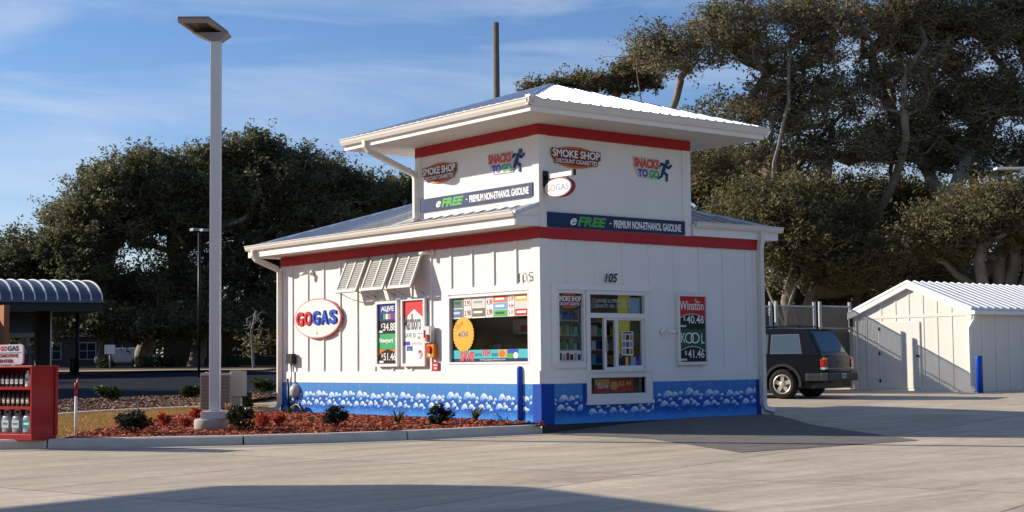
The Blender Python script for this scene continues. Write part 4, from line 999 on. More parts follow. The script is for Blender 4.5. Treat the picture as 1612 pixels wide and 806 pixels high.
# marker stake
p = gp(119, 687, .12); t = thing('marker_stake', 'thin white marker stake with red top in the dry grass', 'stake', p)
b = MB(); b.tube([(0, 0, -.1), (0, 0, .62)], .021, WP, 8); b.build('post', t, local=True)
b = MB(); b.tube([(0, 0, .62), (0, 0, .76)], .019, REDP, 8); b.tube([(.012, 0, .74), (.03, .0, .90)], .016, REDP, 6); b.tube([(-.012, 0, .70), (-.01, .0, .84)], .012, REDP, 6); b.build('cap', t, local=True)
# outdoor condenser and cabinet
p = gp(340, 647.5, .10); rzb = 0
t = thing('condenser_unit', 'grey louvred air conditioner unit standing behind the lamp post', 'air conditioner', p, R_(-30)); s = (p - Vector(CAM)).length / FP
ACM = mat('beige grey metal', (.34, .32, .29), .5, var=.05)
Wd = .62; Hh = .80
b = MB(); b.box(-Wd / 2, Wd / 2, -.3, .3, 0, .06, ACM); b.box(-Wd / 2, Wd / 2, -.3, .3, Hh - .04, Hh, mat('condenser top', (.5, .5, .48), .5)); b.box(-Wd / 2 + .01, Wd / 2 - .01, -.28, .28, .06, Hh - .04, mat('condenser core', (.05, .045, .04), .7))
for i in range(24):
    z = .075 + i * .029; b.box(-Wd / 2, Wd / 2, -.298, -.285, z, z + .014, ACM); b.box(-Wd / 2, -Wd / 2 + .012, -.3, .3, z, z + .014, ACM); b.box(Wd / 2 - .012, Wd / 2, -.3, .3, z, z + .014, ACM)
for x in (-Wd / 2 + .01, Wd / 2 - .01): b.box(x - .012, x + .012, -.302, -.28, .06, Hh - .04, ACM)
b.build('casing', t, local=True)
b = MB(); b.lathe([(.24, Hh), (.24, Hh + .02), (.05, Hh + .035)], (0, 0, 0), BLKPL, 24); b.build('fan_guard', t, local=True)
b = MB(); b.box(-1.0, .9, -.5, .5, -.1, -.0, FOOT); b.build('pad', t, local=True)
p2 = gp(371.5, 646, .10)
t = thing('utility_cabinet', 'pale grey electrical cabinet next to the air conditioner unit', 'cabinet', p2, R_(-30))
CAB = mat('cabinet grey', (.42, .42, .40), .5, var=.05)
b = MB(); b.box(-.12, .10, -.12, .12, 0, .84, CAB); b.build('body', t, local=True, bevel=.008)
b = MB(); b.box(-.10, .22, -.17, -.122, .30, .83, CAB); b.build('door', t, local=True, bevel=.006)
b = MB(); b.tube([(.12, -.13, 0), (.12, -.13, .32)], .014, GALV, 6); b.tube([(.18, -.13, .32), (.19, -.12, .15), (.26, -.12, .0)], .012, BLKPL, 6); b.build('conduit', t, local=True)
# small floodlights by the cabinet
for q, lab in (((389, 650), 'grey round ground spotlight beside the dark shrub, left of a pair'), ((396.5, 650), 'grey round ground spotlight beside the dark shrub, right of a pair')):
    p = gp(*q, .12); t = thing('ground_spotlight', lab, 'spotlight', p, group='ground spotlights')
    b = MB(); b.tube([(0, 0, -.03), (0, 0, .05)], .012, BLKPL, 6); b.build('spike', t, local=True)
    b = MB(); b.lathe([(.02, .04), (.045, .06), (.05, .085), (.035, .11)], (0, 0, 0), mat('lamp aluminium', (.5, .5, .52), .3, metal=.5), 14); b.build('head', t, local=True)
p = gp(415, 649, .10); t = tag(None or thing('splash_block', 'pale concrete splash block under the left downspout outlet', 'block', p, R_(5)))
b = MB(); b.box(-.35, .30, -.16, .16, -.05, .045, WALKM); b.box(-.35, .30, .12, .16, .045, .08, WALKM); b.build('block', t, local=True)

# ---- red display rack with bottles
p = gp(50, 694, .14); rack = thing('display_rack', 'red steel display rack of motor oil bottles standing on the curb edge', 'rack', p)
rack_rz = math.atan2(-.62431, .78110) - R_(32)       # faces the driveway
rack.rotation_euler = (0, 0, rack_rz)
RRED = mat('rack red', (.36, .012, .016), .30, var=.06, scale=6, coat=.4)
RW_, RD, RHt = 1.15, .46, 1.10
b = MB()   # local: +x right, y away, origin at the front right corner base
b.box(-RW_, 0, 0, RD, .0, .09, RRED); b.box(-RW_, .02, -.02, RD + .02, RHt - .03, RHt, RRED); b.box(-RW_, -.02, RD - .02, RD, .09, RHt - .03, RRED); b.box(-RW_, -RW_ + .02, 0, RD, .09, RHt - .03, RRED)
b.build('cabinet', rack, local=True, bevel=.006)
b = MB(); b.box(-.02, .0, 0, RD, .09, RHt - .03, RRED); b.box(0, .025, RD - .05, RD, .06, RHt - .03, RRED); b.box(-.035, .0, -.012, 0, .09, RHt - .03, RRED); b.build('side_panel', rack, local=True, bevel=.003)
shz = (.13, .50, .79)
for z in shz[1:]:
    b = MB(); b.box(-RW_ + .02, -.02, 0, RD - .02, z - .045, z, RRED); b.build('shelf', rack, local=True)
b = MB(); b.box(-RW_ + .02, -.02, .0, RD - .02, .09, .115, RRED); b.build('shelf', rack, local=True)
tag_s = thing('rack_sign', 'white rounded header sign standing on top of the red rack', 'sign', rack.location + Vector((0, 0, RHt)), rack_rz)
b = MB(); pl = []
sx0, sx1, sz0, sz1, rr = -1.32, -.46, .02, .32, .05
for cx_, cz_, a0 in ((sx1 - rr, sz0 + rr, -90), (sx1 - rr, sz1 - rr, 0), (sx0 + rr, sz1 - rr, 90), (sx0 + rr, sz0 + rr, 180)):
    for k in range(5): a = R_(a0 + k * 22.5); pl.append((cx_ + rr * math.cos(a), cz_ + rr * math.sin(a)))
b.prism(pl, .20, .23, mat('header white', (.62, .58, .66), .4, var=.03), ax=1); b.box(-1.0, -.96, .2, .23, 0, .03, GALV); b.box(-.7, -.66, .2, .23, 0, .03, GALV); b.build('panel', tag_s, local=True)
b = MB().frame((0, .197, 0), (1, 0, 0), (0, 0, 1), (0, -1, 0))
b.text('GO', -.96, .225, .14, .075, .001, REDP, bold=.04); b.text('GAS', -.80, .225, .25, .075, .001, NAVY, bold=.04); b.box(-1.28, -.49, .195, .20, 0, .002, NAVY)
b.text('AUTOMOTIVE', -1.20, .125, .64, .055, .001, mat('maroon print', (.16, .02, .02)), bold=.05); b.text('CENTER', -1.06, .045, .40, .055, .001, mat('maroon print', (.16, .02, .02)), bold=.05)
b.build('lettering', tag_s, local=True)
def rloc(x, y, z):
    return rack.location + Matrix.Rotation(rack_rz, 3, 'Z') @ Vector((x, y, z))
def bottle(kind, body, lab, capc, labelc, w, h):
    t = thing('oil_bottle', kind, 'bottle', (0, 0, 0))
    b = MB(); d = w * .55; y0, y1 = -d / 2, d / 2
    v = []; prof = [(0, 1, 1), (.02, 1, 1), (.66, 1, 1), (.80, .86, .9), (.88, .36, .5), (.93, .34, .5)]
    for z, sx_, sy_ in prof:
        for k in range(12):
            a = 2 * math.pi * k / 12; ca, sa = math.cos(a), math.sin(a); q = (abs(ca) ** 4 + abs(sa) ** 4) ** .25
            v.append((w / 2 * sx_ * ca / q, d / 2 * sy_ * sa / q, z * h))
    f = [(i * 12 + k, i * 12 + (k + 1) % 12, (i + 1) * 12 + (k + 1) % 12, (i + 1) * 12 + k) for i in range(len(prof) - 1) for k in range(12)] + [tuple(range(12))[::-1], tuple(range(60, 72))]
    b.add(v, f, body, True); b.build('body', t, local=True)
    b = MB(); b.lathe([(w * .18, h * .93), (w * .18, h), (w * .12, h * 1.01)], (0, 0, 0), capc, 12); b.build('cap', t, local=True)
    b = MB(); b.box(-w * .36, w * .36, y0 - .003, y0 + .004, h * .2, h * .58, labelc); b.box(-w * .24, w * .24, y0 - .005, y0 - .003, h * .36, h * .46, lab); b.build('label', t, local=True)
    return t
BB = mat('black bottle', (.012, .012, .014), .3, var=0); WB = mat('white bottle', (.6, .6, .6), .35, var=0); GB = mat('grey jug', (.25, .27, .31), .35, var=0); TB = mat('teal label', (.02, .28, .30), .4, var=0)
TANL = mat('tan label', (.50, .38, .28), .4, var=0)
def place(proto, first, x, z, label, group, y=.12):
    o = proto if first else copy_tree(proto); L_o = rloc(x, y, z); o.location = L_o; o['_w'] = tuple(L_o); o.rotation_euler = (0, 0, rack_rz); o['label'] = label; o['group'] = group; return o
b1 = bottle('x', BB, WP, BLKPL, TANL, .085, .21)
for i in range(10): place(b1, i == 0, -.12 - i * .105, .50, 'black oil bottle with a tan label on the middle shelf of the red rack', 'black bottles on the middle rack shelf')
b2 = bottle('x', BB, GREY, BLKPL, LGREY, .09, .20)
for i in range(8): place(b2, i == 0, -.36 - i * .105, .79, 'black oil bottle with a pale label on the top shelf of the red rack', 'black bottles on the top rack shelf')
b3 = bottle('x', WB, BLK, WP, GREY, .10, .235)
place(b3, True, -.235, .79, 'tall white bottle on the top shelf of the red rack', 'white bottles on the rack'); place(b3, False, -.12, .79, 'white bottle nearest the end of the top shelf of the red rack', 'white bottles on the rack')
b4 = bottle('x', GB, TB, BLKPL, LGREY, .21, .30)
def handle(t):
    b = MB(); b.tube([(-.07, 0, .235), (-.075, 0, .31), (.0, 0, .335), (.05, 0, .30), (.045, 0, .25)], .016, GB, 8); b.build('handle', t, local=True)
handle(b4)
for i in range(4): place(b4, i == 0, -.44 - i * .225, .117, 'grey antifreeze jug with a pale label on the bottom shelf of the red rack', 'jugs on the bottom rack shelf')
b5 = bottle('x', GB, WP, BLKPL, TB, .23, .31); handle(b5)
place(b5, True, -.19, .117, 'grey jug with teal label on the bottom shelf of the red rack', 'jugs on the bottom rack shelf')

# ---- white shed
sc = gp(1533, 618); SX, SY, SZ = sc.x, sc.y, sc.z
shed = thing('storage_shed', 'white board and batten storage shed with a ribbed metal gable roof', 'shed', (SX, SY, SZ))
shed['_w'] = (SX, SY, SZ)
HWd, EH, PH, SLn = 1.94, 2.20, 2.20 + .76, 7.5
b = MB().frame((SX, SY, SZ), (0, -1, 0), (0, 0, 1), (-1, 0, 0))   # u = -(y-SY)
SHW = mat('shed paint', (.74, .71, .64), .6, var=.03, scale=2, bump=.1)
b.prism([(-2 * HWd, -.1), (0, -.1), (0, EH), (-HWd, PH), (-2 * HWd, EH)], -.1, 0, SHW)
b.ident(); b.box(SX, SX + SLn, SY, SY + .1, SZ - .1, SZ + EH, SHW); b.box(SX, SX + SLn, SY + 2 * HWd - .1, SY + 2 * HWd, SZ - .1, SZ + EH, SHW); b.box(SX + SLn - .1, SX + SLn, SY, SY + 2 * HWd, SZ - .1, SZ + EH, SHW)
b.build('wall', shed)
b = MB().frame((SX, SY, SZ), (0, -1, 0), (0, 0, 1), (-1, 0, 0))
for u in (-.03, -.62, -1.08, -1.52, -1.98, -2.42, -2.90, -3.4, -3.98):
    top = PH - .12 - abs(u + HWd) * (PH - EH) / HWd; lo = 0
    if -3.1 < u < -1.5: lo = 1.93
    if u in (-1.52,): lo = 0
    b.box(u - .03, u + .03, lo, top, 0, .012, SHW)
b.box(-2 * HWd, 0, 2.02, 2.10, .0, .015, SHW); b.box(-.14, .02, -.05, EH - .05, 0, .03, SHW); b.box(-2 * HWd, -2 * HWd + .14, -.05, EH - .05, 0, .03, SHW); b.box(-2 * HWd, 0, 0, .12, 0, .024, SHW)
b.frame((SX, SY, SZ), (1, 0, 0), (0, 0, 1), (0, -1, 0))
k = .45
while k < SLn: b.box(k - .03, k + .03, 0, EH - .12, 0, .02, SHW); k += .62
b.box(-.0, .12, -.05, EH - .05, 0, .025, SHW)
b.build('trim_board', shed)
b = MB().frame((SX, SY, SZ), (0, -1, 0), (0, 0, 1), (-1, 0, 0)); b.box(-2.98, -1.62, .1, 1.90, .0, .034, SHW); dr = b.build('door', shed)
b = MB(); b.frame((SX, SY, SZ), (0, -1, 0), (0, 0, 1), (-1, 0, 0))
for z in (.25, 1.0, 1.68): b.box(-2.98, -2.93, z, z + .1, .034, .045, BLKPL)
b.box(-1.72, -1.66, .95, 1.0, .034, .09, BLKPL)
o = b.build('hinge', shed)
b = MB().frame((SX, SY, SZ), (0, -1, 0), (0, 0, 1), (-1, 0, 0)); ov = .09
SR = mat('white roof metal', (.82, .83, .83), .4, metal=.1, var=.05)
sl = (PH - EH) / HWd
for sgn in (1, -1):
    u0 = -HWd; ue = u0 + sgn * (HWd + ov); ze = EH - ov * sl
    v = [(u0, PH + .05, .14), (ue, ze + .05, .14), (ue, ze + .05, -SLn - .14), (u0, PH + .05, -SLn - .14), (u0, PH - .0, .14), (ue, ze, .14), (ue, ze, -SLn - .14), (u0, PH, -SLn - .14)]
    b.add(v, [(0, 1, 2, 3), (4, 7, 6, 5), (0, 4, 5, 1), (1, 5, 6, 2), (2, 6, 7, 3)], SR)
    x = .1
    while x > -SLn: 
        b.add([(u0, PH + .05, x), (ue, ze + .05, x), (ue, ze + .05, x - .07), (u0, PH + .05, x - .07), (u0, PH + .085, x - .015), (ue, ze + .085, x - .015), (ue, ze + .085, x - .05), (u0, PH + .085, x - .05)], [(4, 5, 6, 7), (0, 1, 5, 4), (3, 7, 6, 2), (1, 2, 6, 5)], SR); x -= .34
b.build('roof', shed)
b = MB().frame((SX, SY, SZ), (0, -1, 0), (0, 0, 1), (-1, 0, 0))
for sgn in (1, -1):
    u0 = -HWd; ue = u0 + sgn * (HWd + ov); ze = EH - ov * sl
    b.add([(u0, PH - .002, .13), (ue, ze - .002, .13), (ue, ze - .15, .13), (u0, PH - .14, .13), (u0, PH - .002, .0), (ue, ze - .002, .0), (ue, ze - .15, .0), (u0, PH - .14, .0)], [(0, 3, 2, 1), (4, 5, 6, 7), (2, 3, 7, 6), (1, 2, 6, 5)], WT)
b.box(ov - .03, ov, EH - .16, EH - .06, -SLn, .0, WT)
b.build('fascia', shed)
b = MB().frame((SX, SY, SZ), (0, -1, 0), (0, 0, 1), (-1, 0, 0)); b.box(ov, ov + .11, EH - .15, EH - .05, -SLn, .13, WT); b.build('gutter', shed)
b = MB().frame((SX, SY, SZ), (0, -1, 0), (0, 0, 1), (-1, 0, 0)); b.tube([(ov + .05, EH - .12, .06), (ov + .05, EH - .28, .06), (.04, EH - .44, .08), (.0, EH - .52, .08), (.0, .18, .08), (.08, .06, .12), (.14, .03, .14)], .052, WT, 4, smooth=False); b.build('downspout', shed)

# ---- chain link enclosure with slats
FY = SY + 2 * HWd + .12
def fence_run(x0, y0, x1, y1, label, gate=False, H=2.36, slat_top=1.62):
    a = Vector((x0, y0, 0)); c = Vector((x1, y1, 0)); d = (c - a); Lh = d.length; d.normalize()
    z0 = zt(x0, y0); t = thing('slatted_gate' if gate else 'slatted_fence', label, 'gate' if gate else 'fence', (x0, y0, z0))
    nrm = Vector((d.y, -d.x, 0))
    F = Vector((x0, y0, z0))
    b = MB().frame(F, d, (0, 0, 1), nrm)
    b.tube([(0, H - .03, 0), (Lh, H - .03, 0)], .022, GALV, 8); b.tube([(0, .06, 0), (Lh, .06, 0)], .02, GALV, 8)
    if gate: b.tube([(0, 1.72, 0), (Lh, 1.72, 0)], .02, GALV, 8)
    b.build('rail', t)
    xs_ = [0, Lh] if Lh < 3.2 else [0, Lh / 2, Lh]
    for x in xs_:
        b = MB().frame(F, d, (0, 0, 1), nrm); b.tube([(x, -.2, .0), (x, H + .10, 0)], .05, mat('pale galvanised post', (.42, .42, .40), .5, var=.05), 12); b.build('post', t)
    # mesh
    b = MB().frame(F, d, (0, 0, 1), nrm); st = .075; r = .0035; x = -H
    WIRE = mat('fence wire', (.30, .31, .32), .5, metal=.5, var=0)
    while x < Lh:
        for sgn in (1, -1):
            xa, xb = (x, x + H) if sgn > 0 else (x + H, x); za, zb = .05, H
            q0 = [xa, za]; q1 = [xb, zb]
            # clip to 0..Lh
            def clip(p_, q_):
                if p_[0] < 0: f = (0 - p_[0]) / (q_[0] - p_[0]); return [0, p_[1] + f * (q_[1] - p_[1])]
                if p_[0] > Lh: f = (Lh - p_[0]) / (q_[0] - p_[0]); return [Lh, p_[1] + f * (q_[1] - p_[1])]
                return p_
            if max(xa, xb) <= 0 or min(xa, xb) >= Lh: continue
            q0c, q1c = clip(q0, q1), clip(q1, q0)
            if abs(q0c[0] - q1c[0]) < .02: continue
            b.tube([(q0c[0], q0c[1], .004 * sgn), (q1c[0], q1c[1], .004 * sgn)], r, WIRE, 3, smooth=False, caps=False)
        x += st
    b.build('wire_mesh', t)
    b = MB().frame(F, d, (0, 0, 1), nrm); SLM = mat('dark privacy slat', (.06, .055, .05), .6, var=.15, scale=3); x = .03; rnd = random.Random(8)
    i = 0
    while x < Lh - .04:
        top = H - .04 + rnd.uniform(-.015, .015)
        wz = .058
        b.box(x, x + wz, .06, slat_top, -.002, .002, SLM); b.box(x, x + .019, slat_top, top, -.002, .002, SLM); b.box(x + .031, x + .050, slat_top, top, -.002, .002, SLM); x += .062; i += 1
    o = b.build('slats', t)
    return t
def xat(px): d = ray(px, 500); return CAM[0] + d[0] * (FY - CAM[1]) / d[1]
fence_run(SX + .02, FY, xat(1291), FY, 'dark slatted chain link gate between the shed corner and the parked car', gate=True)
fence_run(xat(1282), FY, xat(1222), FY, 'dark slatted chain link gate behind the roof of the parked car', gate=True)
fence_run(xat(1213), FY, xat(1196), FY + .05, 'short dark slatted fence panel beside the kiosk downspout')
fence_run(xat(1196), FY + .12, xat(1196) - .1, FY + 8, 'dark slatted chain link fence running back from the corner behind the parked car')
# small lockbox / sign on the fence
t = thing('gate_lock_box', 'small black lock box on the gate post by the shed', 'box', (SX - .02, FY - .08, SZ + 1.95)); b = MB(); b.box(-.06, .06, -.06, .03, -.12, .12, BLKPL); b.build('body', t, local=True)
p = Vector((SX - 3.9, FY - .02, SZ + 2.1)); t = thing('fence_notice', 'small white notice wired to the fence above the parked car', 'notice', p); b = MB(); b.box(-.12, .12, -.02, -.012, -.09, .09, WP); b.build('plate', t, local=True)

# ---- parked sport utility car
CARP = mat('black car paint', (.010, .011, .014), .16, var=0, coat=0); CLAD = mat('grey cladding', (.032, .034, .037), .5, var=.1, scale=8); CHR = mat('bright trim', (.20, .20, .21), .35, metal=.3, var=0); RUB = mat('tyre rubber', (.018, .018, .018), .85, var=.1)
wp = gp(1235, 628.5)
car = thing('parked_car', 'black four door sport utility car parked by the fence, seen from behind', 'car', (0, 0, 0))
# local: x = to the car's right, y = forward, origin on the ground under the rear bumper centre
car.rotation_euler = (0, 0, R_(16)); _o = Matrix.Rotation(R_(16), 3, 'Z') @ Vector((-.80, 1.10, 0)); car.location = (wp.x - _o.x, wp.y - _o.y, wp.z); HWc = .885
def carprism(b, outline, x0, x1, m, taper=None):     # outline in (y,z)
    n_ = len(outline); v = [(x0, y, z) for y, z in outline] + [(x1, y, z) for y, z in outline]
    b.add(v, [tuple(range(n_)), tuple(range(n_, 2 * n_))[::-1]] + [(i, i + n_, (i + 1) % n_ + n_, (i + 1) % n_) for i in range(n_)], m)
def arc(cy, cz, r, a0, a1, n_=14): return [(cy + r * math.cos(R_(a0 + (a1 - a0) * i / n_)), cz + r * math.sin(R_(a0 + (a1 - a0) * i / n_))) for i in range(n_ + 1)]
RY, FY_, WZ, WR = 1.10, 3.92, .365, .365
def side_outline(z_lo):
    return [(.05, .62), (.03, .80), (.05, 1.03), (3.45, 1.06), (4.45, .96), (4.66, .84), (4.70, .50), (4.64, .36)] + [(FY_ + .44, .36)] + arc(FY_, WZ, .44, 0, 180) + [(FY_ - .44, .34), (RY + .44, .34)] + arc(RY, WZ, .44, 0, 180) + [(RY - .44, .40), (.10, .46)]
b = MB(); carprism(b, side_outline(0), -HWc, HWc, CARP)
body = b.build('body', car, local=True, bevel=.085)
body.modifiers['bevel'].segments = 3
b = MB()     # greenhouse, tapered
bot = [(.10, 1.02), (3.30, 1.04)]; top = [(.42, 1.66), (2.62, 1.70)]
def gh(y, z, s, inset=0): # half-width by height
    hw_ = HWc - .03 - (z - 1.03) * .20; return (s * (hw_ - inset), y, z)
ring = [(.08, 1.02), (3.35, 1.05), (3.20, 1.12), (2.55, 1.62), (2.35, 1.70), (1.2, 1.735), (.60, 1.71), (.44, 1.66), (.14, 1.12)]
n_ = len(ring); v = [gh(y, z, -1) for y, z in ring] + [gh(y, z, 1) for y, z in ring]
b.add(v, [tuple(range(n_)), tuple(range(n_, 2 * n_))[::-1]] + [(i, i + n_, (i + 1) % n_ + n_, (i + 1) % n_) for i in range(n_)], CARP)
b.build('cabin', car, local=True, bevel=.06)
TG = mat('dark car glass', (.012, .018, .022), .06, var=0, coat=.2, spec=.5); TG2 = mat('side car glass', (.07, .11, .13), .08, var=0, coat=.4, spec=.6)
for s in (-1, 1):
    for pts, nm in (([(.62, 1.12), (1.42, 1.12), (1.42, 1.56), (.72, 1.56)], 'side_window'), ([(1.52, 1.12), (2.30, 1.12), (2.22, 1.58), (1.52, 1.57)], 'side_window'), ([(2.38, 1.12), (3.02, 1.12), (2.52, 1.56), (2.32, 1.58)], 'side_window')):
        b = MB(); v = [gh(y, z, s, -.004) for y, z in pts] + [gh(y, z, s, .01) for y, z in pts]; b.add(v, [(0, 1, 2, 3), (4, 7, 6, 5), (0, 4, 5, 1), (1, 5, 6, 2), (2, 6, 7, 3), (3, 7, 4, 0)], TG2)
        o = b.build(nm, car, local=True)
        q = MB(); cy = sum(p_[0] for p_ in pts) / 4; cz = sum(p_[1] for p_ in pts) / 4; out = [(cy + (y - cy) * 1.045, cz + (z - cz) * 1.07) for y, z in pts]
        v = [gh(y, z, s, -.003) for y, z in pts] + [gh(y, z, s, -.003) for y, z in out]; q.add(v, [(i, (i + 1) % 4, (i + 1) % 4 + 4, i + 4) for i in range(4)], CHR if s < 0 and pts[0][0] < 1 else CLAD); q.build('window_trim', o, local=True)
def rearp(x, z): # point on the sloping tailgate
    f = (z - 1.12) / (1.66 - 1.12); return (x * (1 - .16 * max(0, f)), .14 + .30 * f - .012 if z > 1.12 else .02, z)
b = MB(); pts = [(-.72, 1.14), (.72, 1.14), (.74, 1.60), (-.74, 1.60)]; v = [rearp(x, z) for x, z in pts]; v2 = [(x, y + .02, z) for x, y, z in v]; b.add(v + v2, [(0, 1, 2, 3), (0, 4, 5, 1), (1, 5, 6, 2), (2, 6, 7, 3), (3, 7, 4, 0)], TG); b.build('rear_window', car, local=True)
b = MB(); b.box(-.68, .68, .015, .05, .66, 1.06, CARP); b.box(-.66, .66, .008, .02, .72, .745, CHR); b.box(-.68, .68, .006, .02, .835, .845, BLK); tg = b.build('tailgate', car, local=True, bevel=.012)
b = MB(); b.box(-.10, .10, -.0, .02, .88, .91, BLK); b.build('handle', tg, local=True)
b = MB(); b.box(-.13, .13, -.125, -.112, .50, .62, mat('licence plate', (.45, .48, .52), .5, var=.1)); b.box(-.09, .09, -.128, -.125, .535, .58, mat('plate ink', (.10, .12, .20), .5, var=0)); b.build('licence_plate', car, local=True)
b = MB(); b.box(-HWc - .01, HWc + .01, -.11, .12, .43, .64, CLAD); b.box(-HWc - .01, -HWc + .08, .1, .50, .43, .63, CLAD); b.box(HWc - .08, HWc + .01, .1, .50, .43, .63, CLAD); b.build('rear_bumper', car, local=True, bevel=.03)
b = MB(); b.box(-HWc, HWc, 4.6, 4.80, .42, .62, CLAD); b.build('front_bumper', car, local=True, bevel=.03)
for s in (-1, 1):
    t_ = MB(); x0, x1 = sorted((s * .70, s * (HWc + .004)))
    t_.box(x0 + (.04 if s > 0 else 0), x1 - (.04 if s < 0 else 0) * 0, .0, .11, .77, .95, mat('tail lamp red', (.45, .012, .015), .2, var=0, coat=.8)); o = t_.build('tail_light', car, local=True, bevel=.012)
    t_ = MB(); t_.box(x0 + .004, x1 - .004, .0, .10, .952, 1.0, mat('amber lens', (.75, .22, .02), .2, var=0)); t_.box(x0 + .004, x1 - .004, .0, .10, .715, .768, mat('clear lens', (.65, .65, .62), .2, var=0)); t_.build('lens', o, local=True)
    # lower cladding and arch flares
    t_ = MB(); x0, x1 = sorted((s * (HWc - .02), s * (HWc + .015)))
    carprism(t_, [(RY + .50, .36), (FY_ - .50, .36), (FY_ - .52, .56), (RY + .52, .56)], x0, x1, CLAD)
    for cy in (RY, FY_):
        oo = arc(cy, WZ, .50, -8, 188); ii = arc(cy, WZ, .435, 188, -8); N2 = len(oo)
        v = [(x0, *p_) for p_ in oo] + [(x0, *p_) for p_ in ii[::-1]] + [(x1, *p_) for p_ in oo] + [(x1, *p_) for p_ in ii[::-1]]
        fs = []
        for i in range(N2 - 1): fs += [(2 * N2 + i, 2 * N2 + i + 1, 3 * N2 + i + 1, 3 * N2 + i), (i, N2 + i, N2 + i + 1, i + 1), (i, i + 1, 2 * N2 + i + 1, 2 * N2 + i), (N2 + i, 3 * N2 + i, 3 * N2 + i + 1, N2 + i + 1)]
        t_.add(v, fs, CLAD)
    t_.build('cladding', car, local=True)
    t_ = MB(); t_.tube([(s * .58, .75, 1.73), (s * .58, .8, 1.78), (s * .58, 2.3, 1.79), (s * .58, 2.35, 1.73)], .018, BLKPL, 8); t_.build('roof_rail', car, local=True)
    for yy in (1.48, 2.34):
        pass
    t_ = MB(); t_.box(*sorted((s * (HWc - .02), s * (HWc + .16))), 2.75, 2.85, 1.08, 1.22, CARP); t_.build('mirror', car, local=True, bevel=.02)
    t_ = MB()
    for yy in (1.50, 2.55): t_.box(*sorted((s * (HWc + .001), s * (HWc + .004))), yy - .006, yy + .006, .42, 1.03, BLK)
    for yy in (1.62, 2.62): t_.box(*sorted((s * (HWc + .001), s * (HWc + .02))), yy - .07, yy + .07, .92, .95, BLK)
    t_.build('door_seam', car, local=True)
    for yy in (.95, 2.15): pass
b = MB(); 
for yy in (.95, 1.9): b.tube([(-.58, yy, 1.785), (.58, yy, 1.785)], .014, BLKPL, 6)
b.build('roof_bar', car, local=True)
b = MB(); b.box(-HWc + .06, HWc - .06, .3, 4.5, .26, .40, BLKPL); b.build('underbody', car, local=True)
b = MB(); b.box(-.62, .62, 4.66, 4.72, .66, .84, BLK); b.build('grille', car, local=True)
for s in (-1, 1): b = MB(); b.box(*sorted((s * .62, s * .86)), 4.62, 4.70, .68, .86, mat('clear lens', (.65, .65, .62), .2)); b.build('headlight', car, local=True, bevel=.02)
def wheel(x, y, s):
    w_ = thing('wheel', None, None, (x, y, WZ)); w_.parent = car
    b = MB(); b.frame((0, 0, 0), (0, 1, 0), (0, 0, 1), (s, 0, 0)); b.lathe([(.20, -.12), (.34, -.115), (.365, -.07), (.365, .07), (.34, .115), (.235, .115), (.225, .09)], (0, 0, 0), RUB, 36); b.build('tyre', w_, local=True)
    b = MB(); b.frame((0, 0, 0), (0, 1, 0), (0, 0, 1), (s, 0, 0)); AL = mat('alloy wheel', (.62, .57, .48), .35, metal=.5, var=.05); 
    b.lathe([(.235, .10), (.238, .118), (.212, .12), (.205, .05)], (0, 0, 0), AL, 36, caps=False); b.lathe([(.20, .0), (.20, .02)], (0, 0, 0), BLK, 30); b.lathe([(.075, .02), (.075, .105), (.05, .115)], (0, 0, 0), AL, 20)
    for i in range(5):
        a = 2 * math.pi * i / 5 + .3; ca, sa = math.cos(a), math.sin(a); px_, py_ = -sa, ca
        v = []
        for zz in (.05, .098):
            for rr_, ww in ((.05, .045), (.212, .050)):
                for q in (-1, 1): v.append((ca * rr_ + px_ * ww * q, sa * rr_ + py_ * ww * q, zz))
        b.add(v, [(4, 5, 7, 6), (0, 2, 3, 1), (0, 4, 6, 2), (1, 3, 7, 5)], AL)
    b.build('rim', w_, local=True); return w_
for x, s in ((-.80, -1), (.80, 1)):
    for y in (RY, FY_): wheel(x, y, s)

# ---- utility pole behind the kiosk
p = gat(786, 58); t = thing('utility_pole', 'bare weathered wooden utility pole rising behind the kiosk roof', 'pole', p); topz = at(785, 27, 58)[2] - p.z
b = MB(); b.tube([(0, 0, -.5), (0, 0, topz)], [.17, .115], mat('weathered pole wood', (.17, .14, .10), .9, var=.25, scale=4), 12); b.build('shaft', t, local=True)
# twin headed black pole far left
p = gat(313, 62); t = thing('parking_light', 'thin black parking lot light with two flat heads among the trees', 'lamp post', p); hz = at(313, 362, 62)[2] - p.z
b = MB(); b.tube([(0, 0, 0), (0, 0, hz)], .055, BLKPL, 8); b.build('pole', t, local=True)
for s in (-1, 1):
    b = MB(); b.box(*sorted((s * .08, s * .36)), -.15, .15, hz - .02, hz + .09, mat('pale lamp housing', (.35, .35, .36), .5)); b.build('head', t, local=True)
# lamp head at the right frame edge
p = gat(1640, 50); t = thing('parking_light', 'white floodlight head on an arm at the right edge in front of the trees', 'lamp post', p); hz = at(1600, 264, 50)[2] - p.z
b = MB(); b.tube([(0, 0, 0), (0, 0, hz - .1)], .07, POLE, 8); b.build('pole', t, local=True)
b = MB(); b.frame((0, 0, hz), (-RT[0], -RT[1], 0), (0, 0, 1), (DX, DY, 0)); b.box(.1, 1.35, .0, .06, -.2, .2, WP); b.box(-.05, .5, -.14, .0, -.12, .12, POLE); b.build('head', t, local=True)

